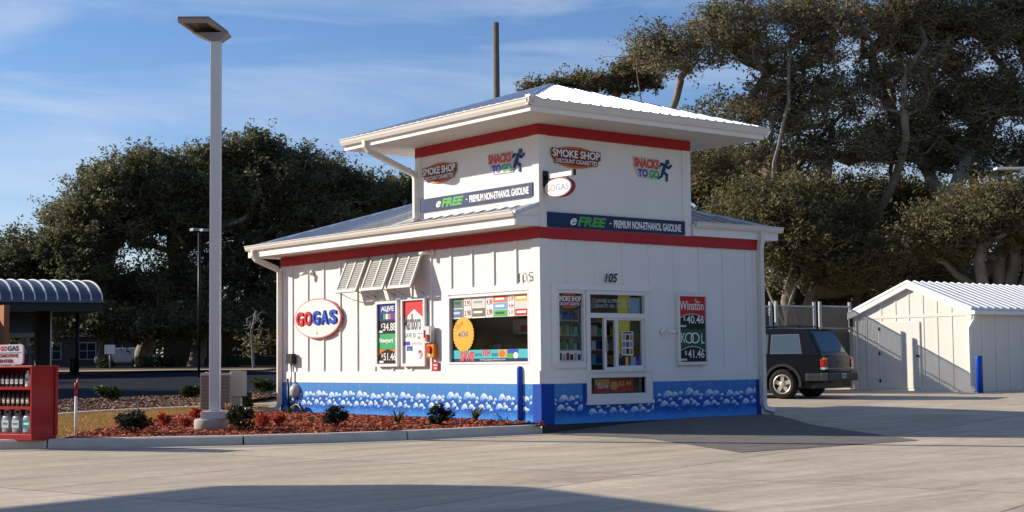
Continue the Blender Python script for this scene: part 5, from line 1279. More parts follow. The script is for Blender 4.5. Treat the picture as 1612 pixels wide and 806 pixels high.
# ---- barrel roofed fuel canopy far left
cz = 70; A = Vector((.88 * RT[0] + .47 * DX, .88 * RT[1] + .47 * DY, 0)).normalized(); Bv = Vector((-A.y, A.x, 0)) * -1   # Bv towards the viewpoint side
pr_ = gat(130, cz + 2); e = at(160, 474, cz - 2)[2]; topc = at(110, 446, cz + 2)[2]; g0 = pr_.z
can = thing('fuel_canopy', 'far fuel canopy with a ribbed blue grey barrel roof and dark columns', 'canopy', pr_)
def cpt(a, bb, z): return Vector((pr_.x, pr_.y, 0)) + A * a + Bv * bb + Vector((0, 0, z))
CW = 4.2; rise = topc - e + .1; CL = 22
b = MB(); N = 20; CM = mat('blue grey canopy metal', (.11, .12, .145), .35, metal=.5, var=.05)
prof = [(math.cos(math.pi * i / N) * CW, math.sin(math.pi * i / N) * rise) for i in range(N + 1)]
v = [cpt(0, bb, e + z) for bb, z in prof] + [cpt(-CL, bb, e + z) for bb, z in prof]
b.add(v, [(i, i + 1, N + 2 + i, N + 1 + i) for i in range(N)] + [tuple(range(N + 1)), tuple(range(N + 1, 2 * N + 2))[::-1]], CM)
a = -.0; RB = mat('sunlit canopy rib', (.85, .85, .85), .3, metal=.1, var=0)  # grazing sun on the ribs is put into this pale colour
while a > -CL:
    v = []
    for off in (0, -.055):
        for i in range(N + 1):
            for k in (1., 1.006): v.append(cpt(a + off, prof[i][0] * k, e + prof[i][1] * k + (k - 1) * 6))
    M1 = 2 * (N + 1); fs = []
    for i in range(N):
        q = 2 * i; fs += [(q + 1, q + 3, M1 + q + 3, M1 + q + 1), (q, q + 1, q + 3, q + 2), (M1 + q, M1 + q + 2, M1 + q + 3, M1 + q + 1)]
    b.add(v, fs, RB); a -= .50
b.build('roof', can)
b = MB(); FD = mat('dark canopy fascia', (.035, .038, .04), .5, var=.05)
for s0, s1 in ((CW - .1, CW + .02), (-CW, -CW + .1)):
    v = [cpt(a_, b_, z_) for z_ in (e - .45, e) for a_, b_ in ((-.0, s0), (-.0, s1), (-CL, s1), (-CL, s0))]; b.add(v, [(0, 1, 2, 3), (4, 7, 6, 5), (0, 4, 5, 1), (1, 5, 6, 2), (2, 6, 7, 3), (3, 7, 4, 0)], FD)
v = [cpt(a_, b_, z_) for z_ in (e - .45, e) for a_, b_ in ((-.1, -CW + .1), (0, -CW + .1), (0, CW - .1), (-.1, CW - .1))]; b.add(v, [(0, 1, 2, 3), (4, 7, 6, 5), (0, 4, 5, 1), (1, 5, 6, 2), (2, 6, 7, 3), (3, 7, 4, 0)], FD)
v = [cpt(a_, b_, z_) for z_ in (e - .06, e + .02) for a_, b_ in ((.06, CW + .02), (.06, CW + .14), (-CL, CW + .14), (-CL, CW + .02))]; b.add(v, [(0, 1, 2, 3), (4, 7, 6, 5), (0, 4, 5, 1), (1, 5, 6, 2), (2, 6, 7, 3), (3, 7, 4, 0)], CM)
v = [cpt(a_, b_, z_) for z_ in (e - .2, e - .17) for a_, b_ in ((-.1, -CW + .1), (-.1, CW - .1), (-CL, CW - .1), (-CL, -CW + .1))]; b.add(v, [(0, 1, 2, 3), (4, 7, 6, 5)], FD)
b.build('fascia', can)
BRK = mat('dark brown brick column', (.05, .035, .03), .8, var=.15, scale=8)
for a_, wd in ((-1.9 - .0, .62), (-4.6, .8)):
    b = MB(); v = [cpt(a_ + x_, y_, z_) for z_ in (g0 - .1, e - .2) for x_, y_ in ((-wd / 2, -.3), (wd / 2, -.3), (wd / 2, .3), (-wd / 2, .3))]; b.add(v, [(0, 1, 2, 3), (4, 7, 6, 5), (0, 4, 5, 1), (1, 5, 6, 2), (2, 6, 7, 3), (3, 7, 4, 0)], BRK)
    v = [cpt(a_ + x_, y_, z_) for z_ in (g0 - .1, e - .2) for x_, y_ in ((wd / 2 + .0, .25), (wd / 2 + .07, .25), (wd / 2 + .07, .32), (wd / 2, .32))]; b.add(v, [(0, 4, 5, 1), (1, 5, 6, 2), (2, 6, 7, 3), (3, 7, 4, 0)], GALV)
    b.build('column', can)
b = MB(); q = at(6, 540, cz - 6); b.box(q[0] - .12, q[0] + .12, q[1] - .3, q[1] + .3, zt(q[0], q[1]), e - .3, mat('lit brown pier', (.40, .15, .07), .8, var=.1)); b.build('column', can)  # sunlit face of a brick column, its light put into the orange-brown colour
for a_, lab in ((-3.1, 'far fuel pump with a pale band and red panel under the barrel canopy'),):
    q = cpt(a_, .4, g0); t = thing('fuel_pump', lab, 'fuel pump', q, math.atan2(A.y, A.x))
    b = MB(); b.box(-.6, .6, -.3, .3, 0, 1.3, mat('pump grey', (.12, .12, .13), .5)); b.box(-.62, .62, -.32, .32, 1.95, 2.9, mat('pump topper', (.09, .10, .11), .5)); b.box(-.7, .7, -.34, .34, 1.75, 1.95, mat('pump band', (.32, .33, .35), .5)); b.box(-.5, -.42, -.2, .2, 1.3, 1.75, GREY); b.box(.42, .5, -.2, .2, 1.3, 1.75, GREY); b.build('body', t, local=True)
    b = MB(); b.box(-.05, .45, -.31, -.301, .3, 1.25, mat('pump red', (.22, .02, .02), .5)); b.box(.1, .4, -.315, -.31, .95, 1.2, GREY); b.build('panel', t, local=True)
for px_, lab in ((114, 'left black post of the pair standing on the far road edge'), (121.5, 'right black post of the pair standing on the far road edge')):
    p = gat(px_, 71); t = thing('guard_post', lab, 'post', p, group='black posts at the road edge'); b = MB(); b.tube([(0, 0, 0), (0, 0, .75 if px_ < 118 else 2.9)], .13 if px_ < 118 else .10, BLKPL, 10); b.lathe([(.2, 0), (.2, .12)], (0, 0, 0), BLKPL, 12); b.build('post', t, local=True)
p = gat(173, 80); t = thing('small_sign', 'small white sign on a thin post under the far oaks', 'sign', p); b = MB(); b.tube([(0, 0, 0), (0, 0, 1.0)], .04, GREY, 6); b.build('post', t, local=True); b = MB(); b.frame((0, 0, 0), (RT[0], RT[1], 0), (0, 0, 1), (-DX, -DY, 0)); b.box(-.28, .28, .85, 1.35, .03, .06, WP); b.build('panel', t, local=True)

# ---- far houses under the trees
def house(px, depth, w_, h_, roof_h, wallc, label, wins, rz=-.67, porch=False):
    p = gat(px, depth); t = thing('house', label, 'house', p, rz)
    wm = mat('house wall ' + label[:12], wallc, .7, var=.05); rm = mat('shingle roof', (.03, .03, .03), .9, var=.2, scale=4)
    b = MB(); b.box(-w_ / 2, w_ / 2, -2.5, 2.5, -.2, h_, wm); b.build('wall', t, local=True)
    b = MB(); b.prism([(-3.0, h_), (3.0, h_), (0, h_ + roof_h)], -w_ / 2 - .3, w_ / 2 + .3, rm, ax=0); b.build('roof', t, local=True)
    for u, z, ww, hh in wins:
        q = MB(); q.box(u - ww / 2 - .08, u + ww / 2 + .08, -2.56, -2.5, z - .08, z + hh + .08, GREY); f_ = q.build('window', t, local=True)
        q = MB(); q.box(u - ww / 2, u + ww / 2, -2.58, -2.56, z, z + hh, TG); q.box(u - .02, u + .02, -2.6, -2.58, z, z + hh, GREY); q.box(u - ww / 2, u + ww / 2, -2.6, -2.585, z + hh / 2 - .02, z + hh / 2 + .02, GREY); q.build('pane', f_, local=True)
    return t
house(400, 100, 11, 2.3, 1.9, (.05, .048, .042), 'low dim house with a paired window behind the lamp post', [(-3.1, .7, .7, 1.3), (-2.1, .7, .7, 1.3), (1.5, .7, .8, 1.3), (3.6, .7, .8, 1.3)])
house(128, 118, 9, 2.4, 1.6, (.05, .05, .052), 'dim far house half hidden behind the oak trunks at left', [(-1.5, .7, 1.2, 1.2), (1.2, .7, 1.2, 1.2), (3.4, .7, .9, 1.2)])
p = gat(200, 112); t = thing('parked_car', 'pale far car parked under the oaks', 'car', p, -.67)
b = MB(); carprism(b, [(-2.2, .35), (2.2, .35), (2.25, .75), (1.4, .95), (.8, 1.45), (-1.1, 1.45), (-1.7, .95), (-2.25, .85)], -.85, .85, mat('white car paint', (.45, .45, .46), .3, var=0)); o = b.build('body', t, local=True, bevel=.08)
o.rotation_euler = (0, 0, R_(90))
for x_ in (-1.4, 1.4):
    for y_ in (-.86, .70): b = MB(); b.frame((x_, y_, .33), (1, 0, 0), (0, 0, 1), (0, 1, 0)); b.lathe([(.32, 0), (.32, .18)], (0, 0, 0), RUB, 18); b.build('wheel', t, local=True)
b = MB(); b.box(-1.0, .8, -.80, .80, 1.0, 1.38, TG); b.build('window', t, local=True)

# ---- unseen flat canopy added at left, outline shaped to cast the paving shadow
H = 4.6
CAPX = [(0, 801), (340, 765.5), (660, 763.5), (960, 806)]
g = [gp(*q) for q in CAPX]
def up_(q): s = (H - q.z) / SUN.z; return q + SUN * s
c4 = [up_(q) for q in g]
l0 = (c4[0] - c4[1]).normalized(); r0 = (c4[3] - c4[2]).normalized()
poly = [c4[0] + l0 * 6, c4[1], c4[2], c4[3] + r0 * 4]; poly.append(poly[0] + (poly[3] - poly[2]).normalized() * 8)
ctr = sum(poly, Vector()) / 5; gz = zt(ctr.x, ctr.y)
t = thing('shadow_canopy', 'flat white forecourt canopy on steel columns left of the picture, seen only by its shadow', 'canopy', (ctr.x, ctr.y, gz))
b = MB(); b.prism([(q.x, q.y) for q in poly], H, H + .5, WT); b.build('deck', t)
for k in (0, 3, 4):
    q = poly[k].lerp(ctr, .35); b = MB(); b.box(q.x - .15, q.x + .15, q.y - .15, q.y + .15, zt(q.x, q.y) - .1, H, WT); b.build('column', t)
# ================================================================== PLANTS AND TREES
def leaf_mat(name, ca, cb, cc, rough=.5, trans=.5):
    m, n, l, out = nt(name)
    uv = n.new('ShaderNodeUVMap'); sp = n.new('ShaderNodeSeparateXYZ'); l.new(uv.outputs[0], sp.inputs[0])
    cr = n.new('ShaderNodeValToRGB'); e = cr.color_ramp.elements; e[0].position = 0; e[0].color = (*ca, 1); e[1].position = 1; e[1].color = (*cc, 1); q = e.new(.55); q.color = (*cb, 1)
    l.new(sp.outputs[0], cr.inputs[0])
    b = n.new('ShaderNodeBsdfPrincipled'); b.inputs['Roughness'].default_value = max(rough, .5); b.inputs['Specular IOR Level'].default_value = .22
    t = n.new('ShaderNodeBsdfTranslucent'); mx = n.new('ShaderNodeMixShader'); mx.inputs[0].default_value = trans
    l.new(cr.outputs[0], b.inputs['Base Color']); l.new(cr.outputs[0], t.inputs[0]); l.new(b.outputs[0], mx.inputs[1]); l.new(t.outputs[0], mx.inputs[2]); l.new(mx.outputs[0], out.inputs[0])
    return m
OAKD = leaf_mat('dark oak leaves', (.075, .082, .042), (.140, .142, .072), (.24, .21, .11))
OAKB = leaf_mat('brownish oak leaves', (.12, .115, .055), (.225, .195, .095), (.34, .27, .14))
OAKM = leaf_mat('mid oak leaves', (.085, .09, .042), (.175, .155, .07), (.29, .23, .10))
BUSHG = leaf_mat('shrub leaves', (.012, .025, .008), (.035, .055, .015), (.11, .13, .05), .35)
BUSHD = leaf_mat('dark glossy shrub leaves', (.008, .010, .006), (.02, .026, .012), (.07, .075, .05), .25)
NAND = leaf_mat('red shrub leaves', (.16, .02, .012), (.45, .06, .03), (.66, .22, .08), .5)
PALM = leaf_mat('palm fronds', (.02, .035, .01), (.06, .08, .02), (.20, .15, .05), .45)
TAN = leaf_mat('dry grass blades', (.30, .17, .06), (.45, .28, .10), (.60, .40, .18), .7)
BARK = mat('grey oak bark', (.27, .235, .19), .95, var=.35, scale=2.5, bump=.8, bscale=14, detail=9)
BARKP = mat('pale bark', (.30, .28, .25), .9, var=.2, scale=5)
TWIG = mat('bare twig', (.11, .10, .09), .9, var=.2); TWG = mat('pale grey twig', (.24, .21, .18), .9, var=.2)
def leaf_mesh(name, cen, size, rng, m, parent=None, updir=.35, tone=None, origin=(0, 0, 0), asp=.5):
    n_ = len(cen)
    nrm = rng.normal(size=(n_, 3)); nrm[:, 2] = np.abs(nrm[:, 2]) + updir; nrm /= np.linalg.norm(nrm, axis=1)[:, None]
    a = rng.normal(size=(n_, 3)); a -= nrm * (a * nrm).sum(1)[:, None]; a /= np.linalg.norm(a, axis=1)[:, None]; bb = np.cross(nrm, a)
    s = size * rng.uniform(.6, 1.25, n_)[:, None]
    V = np.empty((n_, 4, 3)); V[:, 0] = cen - a * s; V[:, 1] = cen + bb * s * asp + nrm * s * .12; V[:, 2] = cen + a * s; V[:, 3] = cen - bb * s * asp
    V = V.reshape(-1, 3) - np.array(origin)
    me = bpy.data.meshes.new(name); me.vertices.add(n_ * 4); me.vertices.foreach_set('co', V.astype(np.float32).ravel())
    me.loops.add(n_ * 4); me.loops.foreach_set('vertex_index', np.arange(n_ * 4, dtype=np.int32)); me.polygons.add(n_); me.polygons.foreach_set('loop_start', np.arange(0, n_ * 4, 4, dtype=np.int32))
    try: me.polygons.foreach_set('loop_total', np.full(n_, 4, dtype=np.int32))
    except Exception: pass
    if tone is None: tone = rng.uniform(0, 1, n_)
    uv = me.uv_layers.new(name='UVMap'); U_ = np.zeros((n_, 4, 2), np.float32); U_[:, :, 0] = np.clip(tone, 0, 1)[:, None]; uv.data.foreach_set('uv', U_.ravel())
    me.materials.append(m); me.update(calc_edges=True); me.validate()
    o = bpy.data.objects.new(name, me); col.objects.link(o)
    if parent is not None: o.parent = parent
    return o
def tree(name, label, base, lobes, m, seed, cat='tree', group=None, n_cl=130, leaves=260, lsize=.12, clump=.75, r0=.5, fork=.28, flat=.6, tone0=.4, gnarl=.35, bark=None, shell=.25, trunk_to=None, limbs=5, ntw=16, twr=.016, rmin=.016):
    """base: ground point; lobes: [(centre, (ra, rt, rz), weight)] ellipsoids in a sideways/depth/up frame that make up the crown"""
    rng = np.random.default_rng(seed); bark = bark or BARK
    t = thing(name, label, cat, base, group=group); o_ = np.array(base)
    ax = np.array([[RT[0], RT[1], 0], [DX, DY, 0], [0, 0, 1]])
    wts = np.array([l_[2] for l_ in lobes], float); wts /= wts.sum()
    cl = []
    for i in range(n_cl):
        L = lobes[rng.choice(len(lobes), p=wts)]; d = rng.normal(size=3); d /= np.linalg.norm(d); 
        if d[2] < -.35: d[2] *= -.6
        rr = (shell + (1 - shell) * rng.uniform() ** .5) * rng.uniform(.88, 1.08)
        cl.append(np.array(L[0]) + (d * rr * np.array(L[1])) @ ax)
    cl = np.array(cl)
    cc = cl.mean(0); tot = cl[:, 2].max() - base[2]
    # trunk
    fz = base[2] + tot * fork; nodes = [o_ + np.array([0, 0, -.3])]; par = [-1]
    tgt = np.array(trunk_to) if trunk_to is not None else np.array([base[0] + (cc[0] - base[0]) * .25, base[1] + (cc[1] - base[1]) * .25, fz])
    K2 = max(3, int(np.linalg.norm(tgt - o_) / .8))
    for i in range(1, K2 + 1): nodes.append(o_ + (tgt - o_) * i / K2 + rng.normal(size=3) * [.08, .08, 0]); par.append(len(nodes) - 2)
    top = len(nodes) - 1
    def grow(frm, to):
        p0 = nodes[frm]; d = to - p0; D = np.linalg.norm(d); k = max(2, int(D / .55)); prev = frm; side = rng.normal(size=3) * gnarl * min(1, D / 4) ; side2 = rng.normal(size=3) * gnarl * .6 * min(1, D / 4)
        wob = rng.normal(size=3) * .13 * gnarl; ph0 = rng.uniform(0, 6)
        for i in range(1, k + 1):
            f = i / k; q = p0 + d * f + side * math.sin(math.pi * f) * D * .22 + side2 * math.sin(2 * math.pi * f) * D * .16 + rng.normal(size=3) * .05 + wob * math.sin(ph0 + f * D * 1.3)
            q[2] -= math.sin(math.pi * f) * D * .03
            nodes.append(q); par.append(prev); prev = len(nodes) - 1
        return prev
    for i in range(limbs):
        a_ = 2 * math.pi * (i + rng.uniform(-.3, .3)) / limbs; L = lobes[i % len(lobes)]
        d = np.array([math.cos(a_), math.sin(a_), .15]) * .55
        grow(rng.integers(max(1, top - 2), top + 1), np.array(L[0]) + (d * np.array(L[1])) @ ax)
    order = np.argsort(np.linalg.norm(cl - nodes[top], axis=1))
    for i in order:
        A_ = np.array(nodes[2:]); dd = np.linalg.norm(A_ - cl[i], axis=1) + .35 * np.maximum(0, A_[:, 2] - cl[i][2]) * 2 + .12 * np.linalg.norm(A_ - nodes[top], axis=1) * 0
        grow(int(np.argmin(dd)) + 2, cl[i])
    N_ = len(nodes); wt = np.zeros(N_); ch = [[] for _ in range(N_)]
    for i in range(1, N_): ch[par[i]].append(i)
    for i in range(N_ - 1, 0, -1):
        if not ch[i]: wt[i] += 1
        wt[par[i]] += wt[i]
    rad = r0 * (wt / wt[0]) ** .50; rad = np.maximum(rad, rmin)
    rad[0] *= 1.35; rad[1] *= 1.1
    b = MB(origin=base); done = set()
    for i in range(1, N_):
        if par[i] != 0 and not (len(ch[par[i]]) > 1 and max(ch[par[i]], key=lambda k: wt[k]) != i): continue
        path = [par[i], i]
        while ch[path[-1]]: path.append(max(ch[path[-1]], key=lambda k: wt[k]))
        rr = [rad[k] for k in path]; rr[0] = min(rr[0], rad[i] * 1.15)
        ns = 9 if rr[0] > .15 else (6 if rr[0] > .05 else 4)
        b.tube([nodes[k] for k in path], rr, bark, ns, caps=False)
    b.build('trunk', t)
    # twigs and leaves
    P_ = []; T_ = []; A0 = []; A1 = []
    for c in cl:
        if leaves < 1: break
        sg = clump * rng.uniform(.7, 1.3); nt_ = max(4, int(ntw * rng.uniform(.6, 1.3)))
        d = rng.normal(size=(nt_, 3)); d /= np.linalg.norm(d, axis=1)[:, None]; d[:, 2] = d[:, 2] * flat + .18
        st_ = c + rng.normal(size=(nt_, 3)) * sg * .22; en = st_ + d * (sg * rng.uniform(.6, 1.25, (nt_, 1)))
        A0.append(st_); A1.append(en); k = max(3, int(leaves / ntw * rng.uniform(.7, 1.3)))
        f = rng.uniform(.15, 1.08, (nt_, k, 1)); q = st_[:, None] * (1 - f) + en[:, None] * f + rng.normal(size=(nt_, k, 3)) * sg * .105
        P_.append(q.reshape(-1, 3)); tt = tone0 + rng.normal() * .20 + rng.normal(size=(nt_, 1)) * .12 + rng.normal(size=(nt_, k)) * .14; T_.append(np.clip(tt, 0, 1).ravel())
    if not P_: return t
    P_ = np.concatenate(P_); T_ = np.concatenate(T_); A0 = np.concatenate(A0); A1 = np.concatenate(A1)
    nn = len(A0); dr = A1 - A0; dr /= np.linalg.norm(dr, axis=1)[:, None]; u_ = np.cross(dr, [0.3, .2, 1.]); u_ /= np.linalg.norm(u_, axis=1)[:, None]; v_ = np.cross(dr, u_); V = np.empty((nn, 4, 3)); rt_ = twr
    V[:, 0] = A0 + u_ * rt_; V[:, 1] = A0 + (-u_ * .5 + v_ * .87) * rt_; V[:, 2] = A0 + (-u_ * .5 - v_ * .87) * rt_; V[:, 3] = A1; V = V.reshape(-1, 3) - o_
    F = np.array([[0, 1, 3], [1, 2, 3], [2, 0, 3]]); F = (F[None] + 4 * np.arange(nn)[:, None, None]).reshape(-1, 3)
    me = bpy.data.meshes.new('twigs'); me.from_pydata(V.tolist(), [], F.tolist()); me.materials.append(TWG); tw = bpy.data.objects.new('twigs', me); col.objects.link(tw); tw.parent = t
    leaf_mesh('crown', P_, lsize, rng, m, t, tone=T_, origin=base)
    return t
def lobe(px, py, depth, rx, ry, w_=1., rt=None):      # crown ellipsoid given by where and how large it is seen
    s = depth / FP; c = at(px, py, depth); return (tuple(c), (rx * s, (rt or max(rx, ry) * .8) * s, ry * s), w_)
Z1 = 88
def ltree(px, lobes, seed, label, **k):
    return tree('live_oak', label, gat(px, Z1 + k.pop('dz', 0)), lobes, k.pop('m', OAKD), seed, group='live oaks beyond the road', **k)
ltree(40, [lobe(30, 450, Z1, 70, 85, 1.2), lobe(95, 420, Z1, 70, 75, 1.), lobe(-60, 470, Z1, 80, 80, 1), lobe(40, 520, Z1, 70, 40, .6)], 11, 'dark live oak at the far left edge rising over the barrel canopy', n_cl=230, leaves=270, lsize=.12, clump=1.15, r0=.34)
ltree(166, [lobe(165, 362, Z1 - 2, 80, 85, 1.3), lobe(120, 420, Z1 - 2, 70, 80, 1), lobe(215, 318, Z1 - 2, 65, 75, 1), lobe(170, 480, Z1, 90, 50, .9), lobe(150, 520, Z1 - 3, 70, 28, .5), lobe(160, 290, Z1, 34, 22, .25), lobe(100, 345, Z1, 30, 22, .2)], 12, 'dark live oak with a pale trunk left of the lamp post', n_cl=300, leaves=270, lsize=.12, clump=1.15, r0=.36, bark=BARK)
ltree(228, [lobe(290, 298, Z1 + 2, 80, 55, 1.2), lobe(240, 370, Z1, 95, 90, 1.2), lobe(330, 350, Z1, 80, 95, 1), lobe(260, 470, Z1, 100, 55, .9), lobe(255, 520, Z1 - 3, 80, 26, .5), lobe(235, 262, Z1, 30, 22, .2), lobe(330, 246, Z1, 26, 18, .12)], 13, 'broad dark live oak with a thick forked trunk just left of the lamp post', n_cl=350, leaves=270, lsize=.12, clump=1.15, r0=.5, dz=3)
ltree(306, [lobe(400, 282, Z1 + 2, 75, 55, 1.3), lobe(385, 350, Z1, 90, 90, 1.2), lobe(460, 315, Z1, 80, 75, 1), lobe(350, 450, Z1, 100, 70, 1), lobe(440, 430, Z1, 70, 80, .8), lobe(370, 510, Z1 - 3, 80, 26, .5), lobe(405, 236, Z1, 40, 20, .3), lobe(475, 258, Z1, 30, 20, .2)], 14, 'tall dark live oak with its crown right behind the lamp post', n_cl=370, leaves=270, lsize=.12, clump=1.15, r0=.4, m=OAKD)
ltree(470, [lobe(500, 305, Z1 + 3, 70, 55, 1.2), lobe(560, 320, Z1 + 3, 60, 45, .7), lobe(490, 390, Z1, 90, 80, 1.2), lobe(440, 500, Z1, 80, 60, .8), lobe(430, 540, Z1 + 5, 50, 25, .3)], 15, 'dark live oak behind the left end of the kiosk roof', n_cl=250, leaves=300, lsize=.12, clump=1.15, r0=.38)
ltree(590, [lobe(600, 325, Z1 + 6, 55, 42, 1.), lobe(640, 320, Z1 + 6, 50, 45, .9), lobe(560, 370, Z1 + 6, 60, 55, 1)], 16, 'thinner live oak showing sky through it just above the long kiosk roof', n_cl=100, leaves=230, lsize=.15, clump=1.1, r0=.45)
# right hand oaks, nearer, with bare grey limbs showing
Z2 = 60
def rtree(px, lobes, seed, label, **k):
    return tree('live_oak', label, gat(px, Z2 + k.pop('dz', 0)), lobes, k.pop('m', OAKM), seed, group='live oaks behind the shed', **k)
rtree(1190, [lobe(1190, 55, Z2, 110, 65, 1.2), lobe(1120, 95, Z2, 110, 55, 1.1), lobe(1035, 95, Z2, 60, 45, .6), lobe(1260, 130, Z2, 80, 100, .9), lobe(1180, 200, Z2, 95, 70, .7), lobe(1120, 270, Z2 + 3, 70, 60, .5), lobe(1240, 260, Z2, 80, 50, .5)], 31, 'spreading grey limbed oak rising behind the tower roof', n_cl=280, leaves=160, ntw=22, rmin=.032, flat=.42, lsize=.078, clump=.85, r0=.32, fork=.30, gnarl=.8, shell=.4, limbs=4, m=OAKB, tone0=.35)
rtree(1340, [lobe(1350, 60, Z2, 130, 75, 1.3), lobe(1300, 190, Z2, 100, 80, .8), lobe(1430, 150, Z2, 100, 105, 1.), lobe(1390, -10, Z2, 150, 60, .9), lobe(1370, 250, Z2, 110, 60, .9), lobe(1440, 240, Z2 + 2, 90, 60, .7)], 32, 'tallest oak with twisting bare limbs in front of the blue sky', n_cl=350, leaves=150, ntw=22, rmin=.032, flat=.42, lsize=.078, clump=.85, r0=.42, fork=.26, gnarl=.8, shell=.4, limbs=4, m=OAKB, tone0=.4, dz=3)
rtree(1500, [lobe(1560, 70, Z2, 90, 90, 1.1), lobe(1590, 170, Z2, 90, 80, 1.), lobe(1500, 190, Z2, 95, 90, 1.1), lobe(1540, 260, Z2, 100, 60, .7), lobe(1480, 60, Z2, 80, 70, .7), lobe(1650, 40, Z2, 90, 90, .8)], 33, 'dense dark oak at the right edge behind the shed', n_cl=370, leaves=175, ntw=22, rmin=.032, flat=.45, lsize=.080, clump=.9, r0=.44, fork=.22, gnarl=.7, shell=.35, limbs=4, m=OAKM, tone0=.35)
rtree(1585, [lobe(1530, 370, Z2 - 6, 110, 48, 1.1), lobe(1590, 340, Z2 - 6, 70, 60, 1), lobe(1480, 390, Z2 - 6, 70, 35, .7), lobe(1650, 380, Z2 - 6, 70, 70, .6)], 34, 'low brownish oak with a thick leaning trunk over the shed roof', n_cl=240, leaves=380, lsize=.075, clump=.95, r0=.45, fork=.35, m=OAKB, tone0=.35, dz=-6)
rtree(1240, [lobe(1240, 370, Z2 - 4, 80, 75, 1.2), lobe(1290, 345, Z2 - 2, 80, 45, 1), lobe(1210, 335, Z2 - 2, 70, 45, .8), lobe(1300, 430, Z2 - 4, 80, 60, 1)], 35, 'dense mid green oak just right of the kiosk behind the parked car', n_cl=300, leaves=330, lsize=.085, clump=1.05, r0=.32, fork=.2, m=OAKM, tone0=.4, dz=-3)
rtree(1420, [lobe(1400, 400, Z2 + 2, 90, 75, 1.2), lobe(1370, 335, Z2 + 2, 90, 45, 1), lobe(1450, 345, Z2 + 4, 90, 50, 1), lobe(1440, 440, Z2, 80, 50, .9)], 36, 'dark full crowned oak standing behind the shed roof peak', n_cl=340, leaves=330, lsize=.085, clump=1.1, r0=.36, fork=.2, m=OAKD, tone0=.6)
rtree(1115, [lobe(1130, 300, Z2 + 8, 90, 60, 1), lobe(1190, 300, Z2 + 8, 60, 50, 1), lobe(1150, 400, Z2 + 8, 100, 80, 1)], 37, 'shaded oak filling the gap under the tower eave', n_cl=150, leaves=330, lsize=.14, clump=1.2, r0=.4, m=OAKM, dz=8)
rtree(930, [lobe(935, 136, Z2 + 16, 50, 18, 1.), lobe(865, 146, Z2 + 16, 40, 14, .6), lobe(1000, 130, Z2 + 16, 45, 34, 1.)], 38, 'small far oak top peeping over the tower roof peak', n_cl=110, leaves=200, lsize=.09, clump=.62, r0=.3, dz=16, m=OAKM, shell=.3)
# continuous far woodland behind everything
rng = np.random.default_rng(77)
n_ = 60000; aa = rng.uniform(-75, 75, n_); dd_ = rng.uniform(118, 128, n_); zz = rng.uniform(0, 1, n_) ** .9 * (6.5 + 1.6 * np.sin(aa * .35) + 1.0 * np.sin(aa * .9 + 1))
P_ = np.stack([CAM[0] + aa * RT[0] * 1 + dd_ * DX, CAM[1] + aa * RT[1] + dd_ * DY, .9 + zz], 1)
tag(leaf_mesh('woodland', P_, .32, rng, OAKD, updir=.1), 'distant dark band of woodland behind all the oaks', 'woodland')['kind'] = 'stuff'
# understory hedge on the right behind the fence
n_ = 60000; aa = rng.uniform(4, 34, n_); dd_ = rng.uniform(62, 68, n_); zz = rng.uniform(0, 1, n_) ** .8 * (4.6 + .8 * np.sin(aa * .9) + .6 * np.sin(aa * 2.1 + 1))
P_ = np.stack([CAM[0] + aa * RT[0] + dd_ * DX, CAM[1] + aa * RT[1] + dd_ * DY, .5 + zz], 1)
tag(leaf_mesh('undergrowth', P_, .16, rng, OAKD, updir=.1, tone=rng.uniform(.2, 1, n_)), 'tangled undergrowth between the oaks behind the fence', 'undergrowth')['kind'] = 'stuff'
# out of frame oaks added on the sun side to shade the road
for k, (a_, dth, s_) in enumerate(((-34, 50, 41), (-42, 62, 42), (-52, 84, 43))):
    P0 = Vector((CAM[0] + a_ * RT[0] + dth * DX, CAM[1] + a_ * RT[1] + dth * DY, 0)); P0.z = zt(P0.x, P0.y); c = np.array(P0) + [0, 0, 6.5]
    tree('live_oak', ('live oak out of frame nearest the rack', 'live oak out of frame beyond the far canopy', 'live oak out of frame furthest back')[k], P0, [(tuple(c), (5.5, 5.5, 3.2), 1)], OAKD, s_, n_cl=120, leaves=240, lsize=.2, clump=1.3, r0=.5)

# ---- shrubs
def shrub(name, label, px, py, wpx, hpx, m, seed, n_=900, ls=.025, group=None, cat='shrub', dz=.10, up=.3, stems=True, hole=.35):
    rng = np.random.default_rng(seed); p = gp(px, py, dz); p.z = max(p.z, 0 + bed_h(p.x, p.y)) if p.x < 0 and p.y < 9 and p.y > -1 else p.z; dep = (np.array(p) - CAM) @ FW; s = dep / FP; w_, h_ = wpx * s / 2, hpx * s
    t = thing(name, label, cat, p, group=group)
    nb = 14; bl = rng.normal(size=(nb, 3)); bl /= np.linalg.norm(bl, axis=1)[:, None]; bl *= rng.uniform(.35, .8, (nb, 1)); bl = bl * np.array([w_, w_, h_ * .5]) + np.array([0, 0, h_ * .55])
    pk = rng.integers(0, nb, n_); d = rng.normal(size=(n_, 3)); d /= np.linalg.norm(d, axis=1)[:, None]; d *= rng.uniform(.2, 1, (n_, 1)) ** .5
    P_ = bl[pk] + d * np.array([w_, w_, h_ * .5]) * .42; P_[:, 2] = np.maximum(P_[:, 2], .01)
    leaf_mesh('foliage', P_, ls, rng, m, t, updir=up, tone=np.clip(rng.normal(.5, .25, n_), 0, 1), asp=.55)
    b = MB()
    for i in range(8): q = bl[i]; b.tube([(0, 0, -.03), (q[0] * .4, q[1] * .4, q[2] * .4), tuple(q)], [.012, .008, .004], TWIG, 5)
    b.build('stem', t, local=True)
    return t
shrub('dark_shrub', 'dark glossy shrub nearest the red rack, in front of the dry grass', 211, 687, 58, 39, BUSHD, 1, 1500, .028, 'dark shrubs in the red mulch')
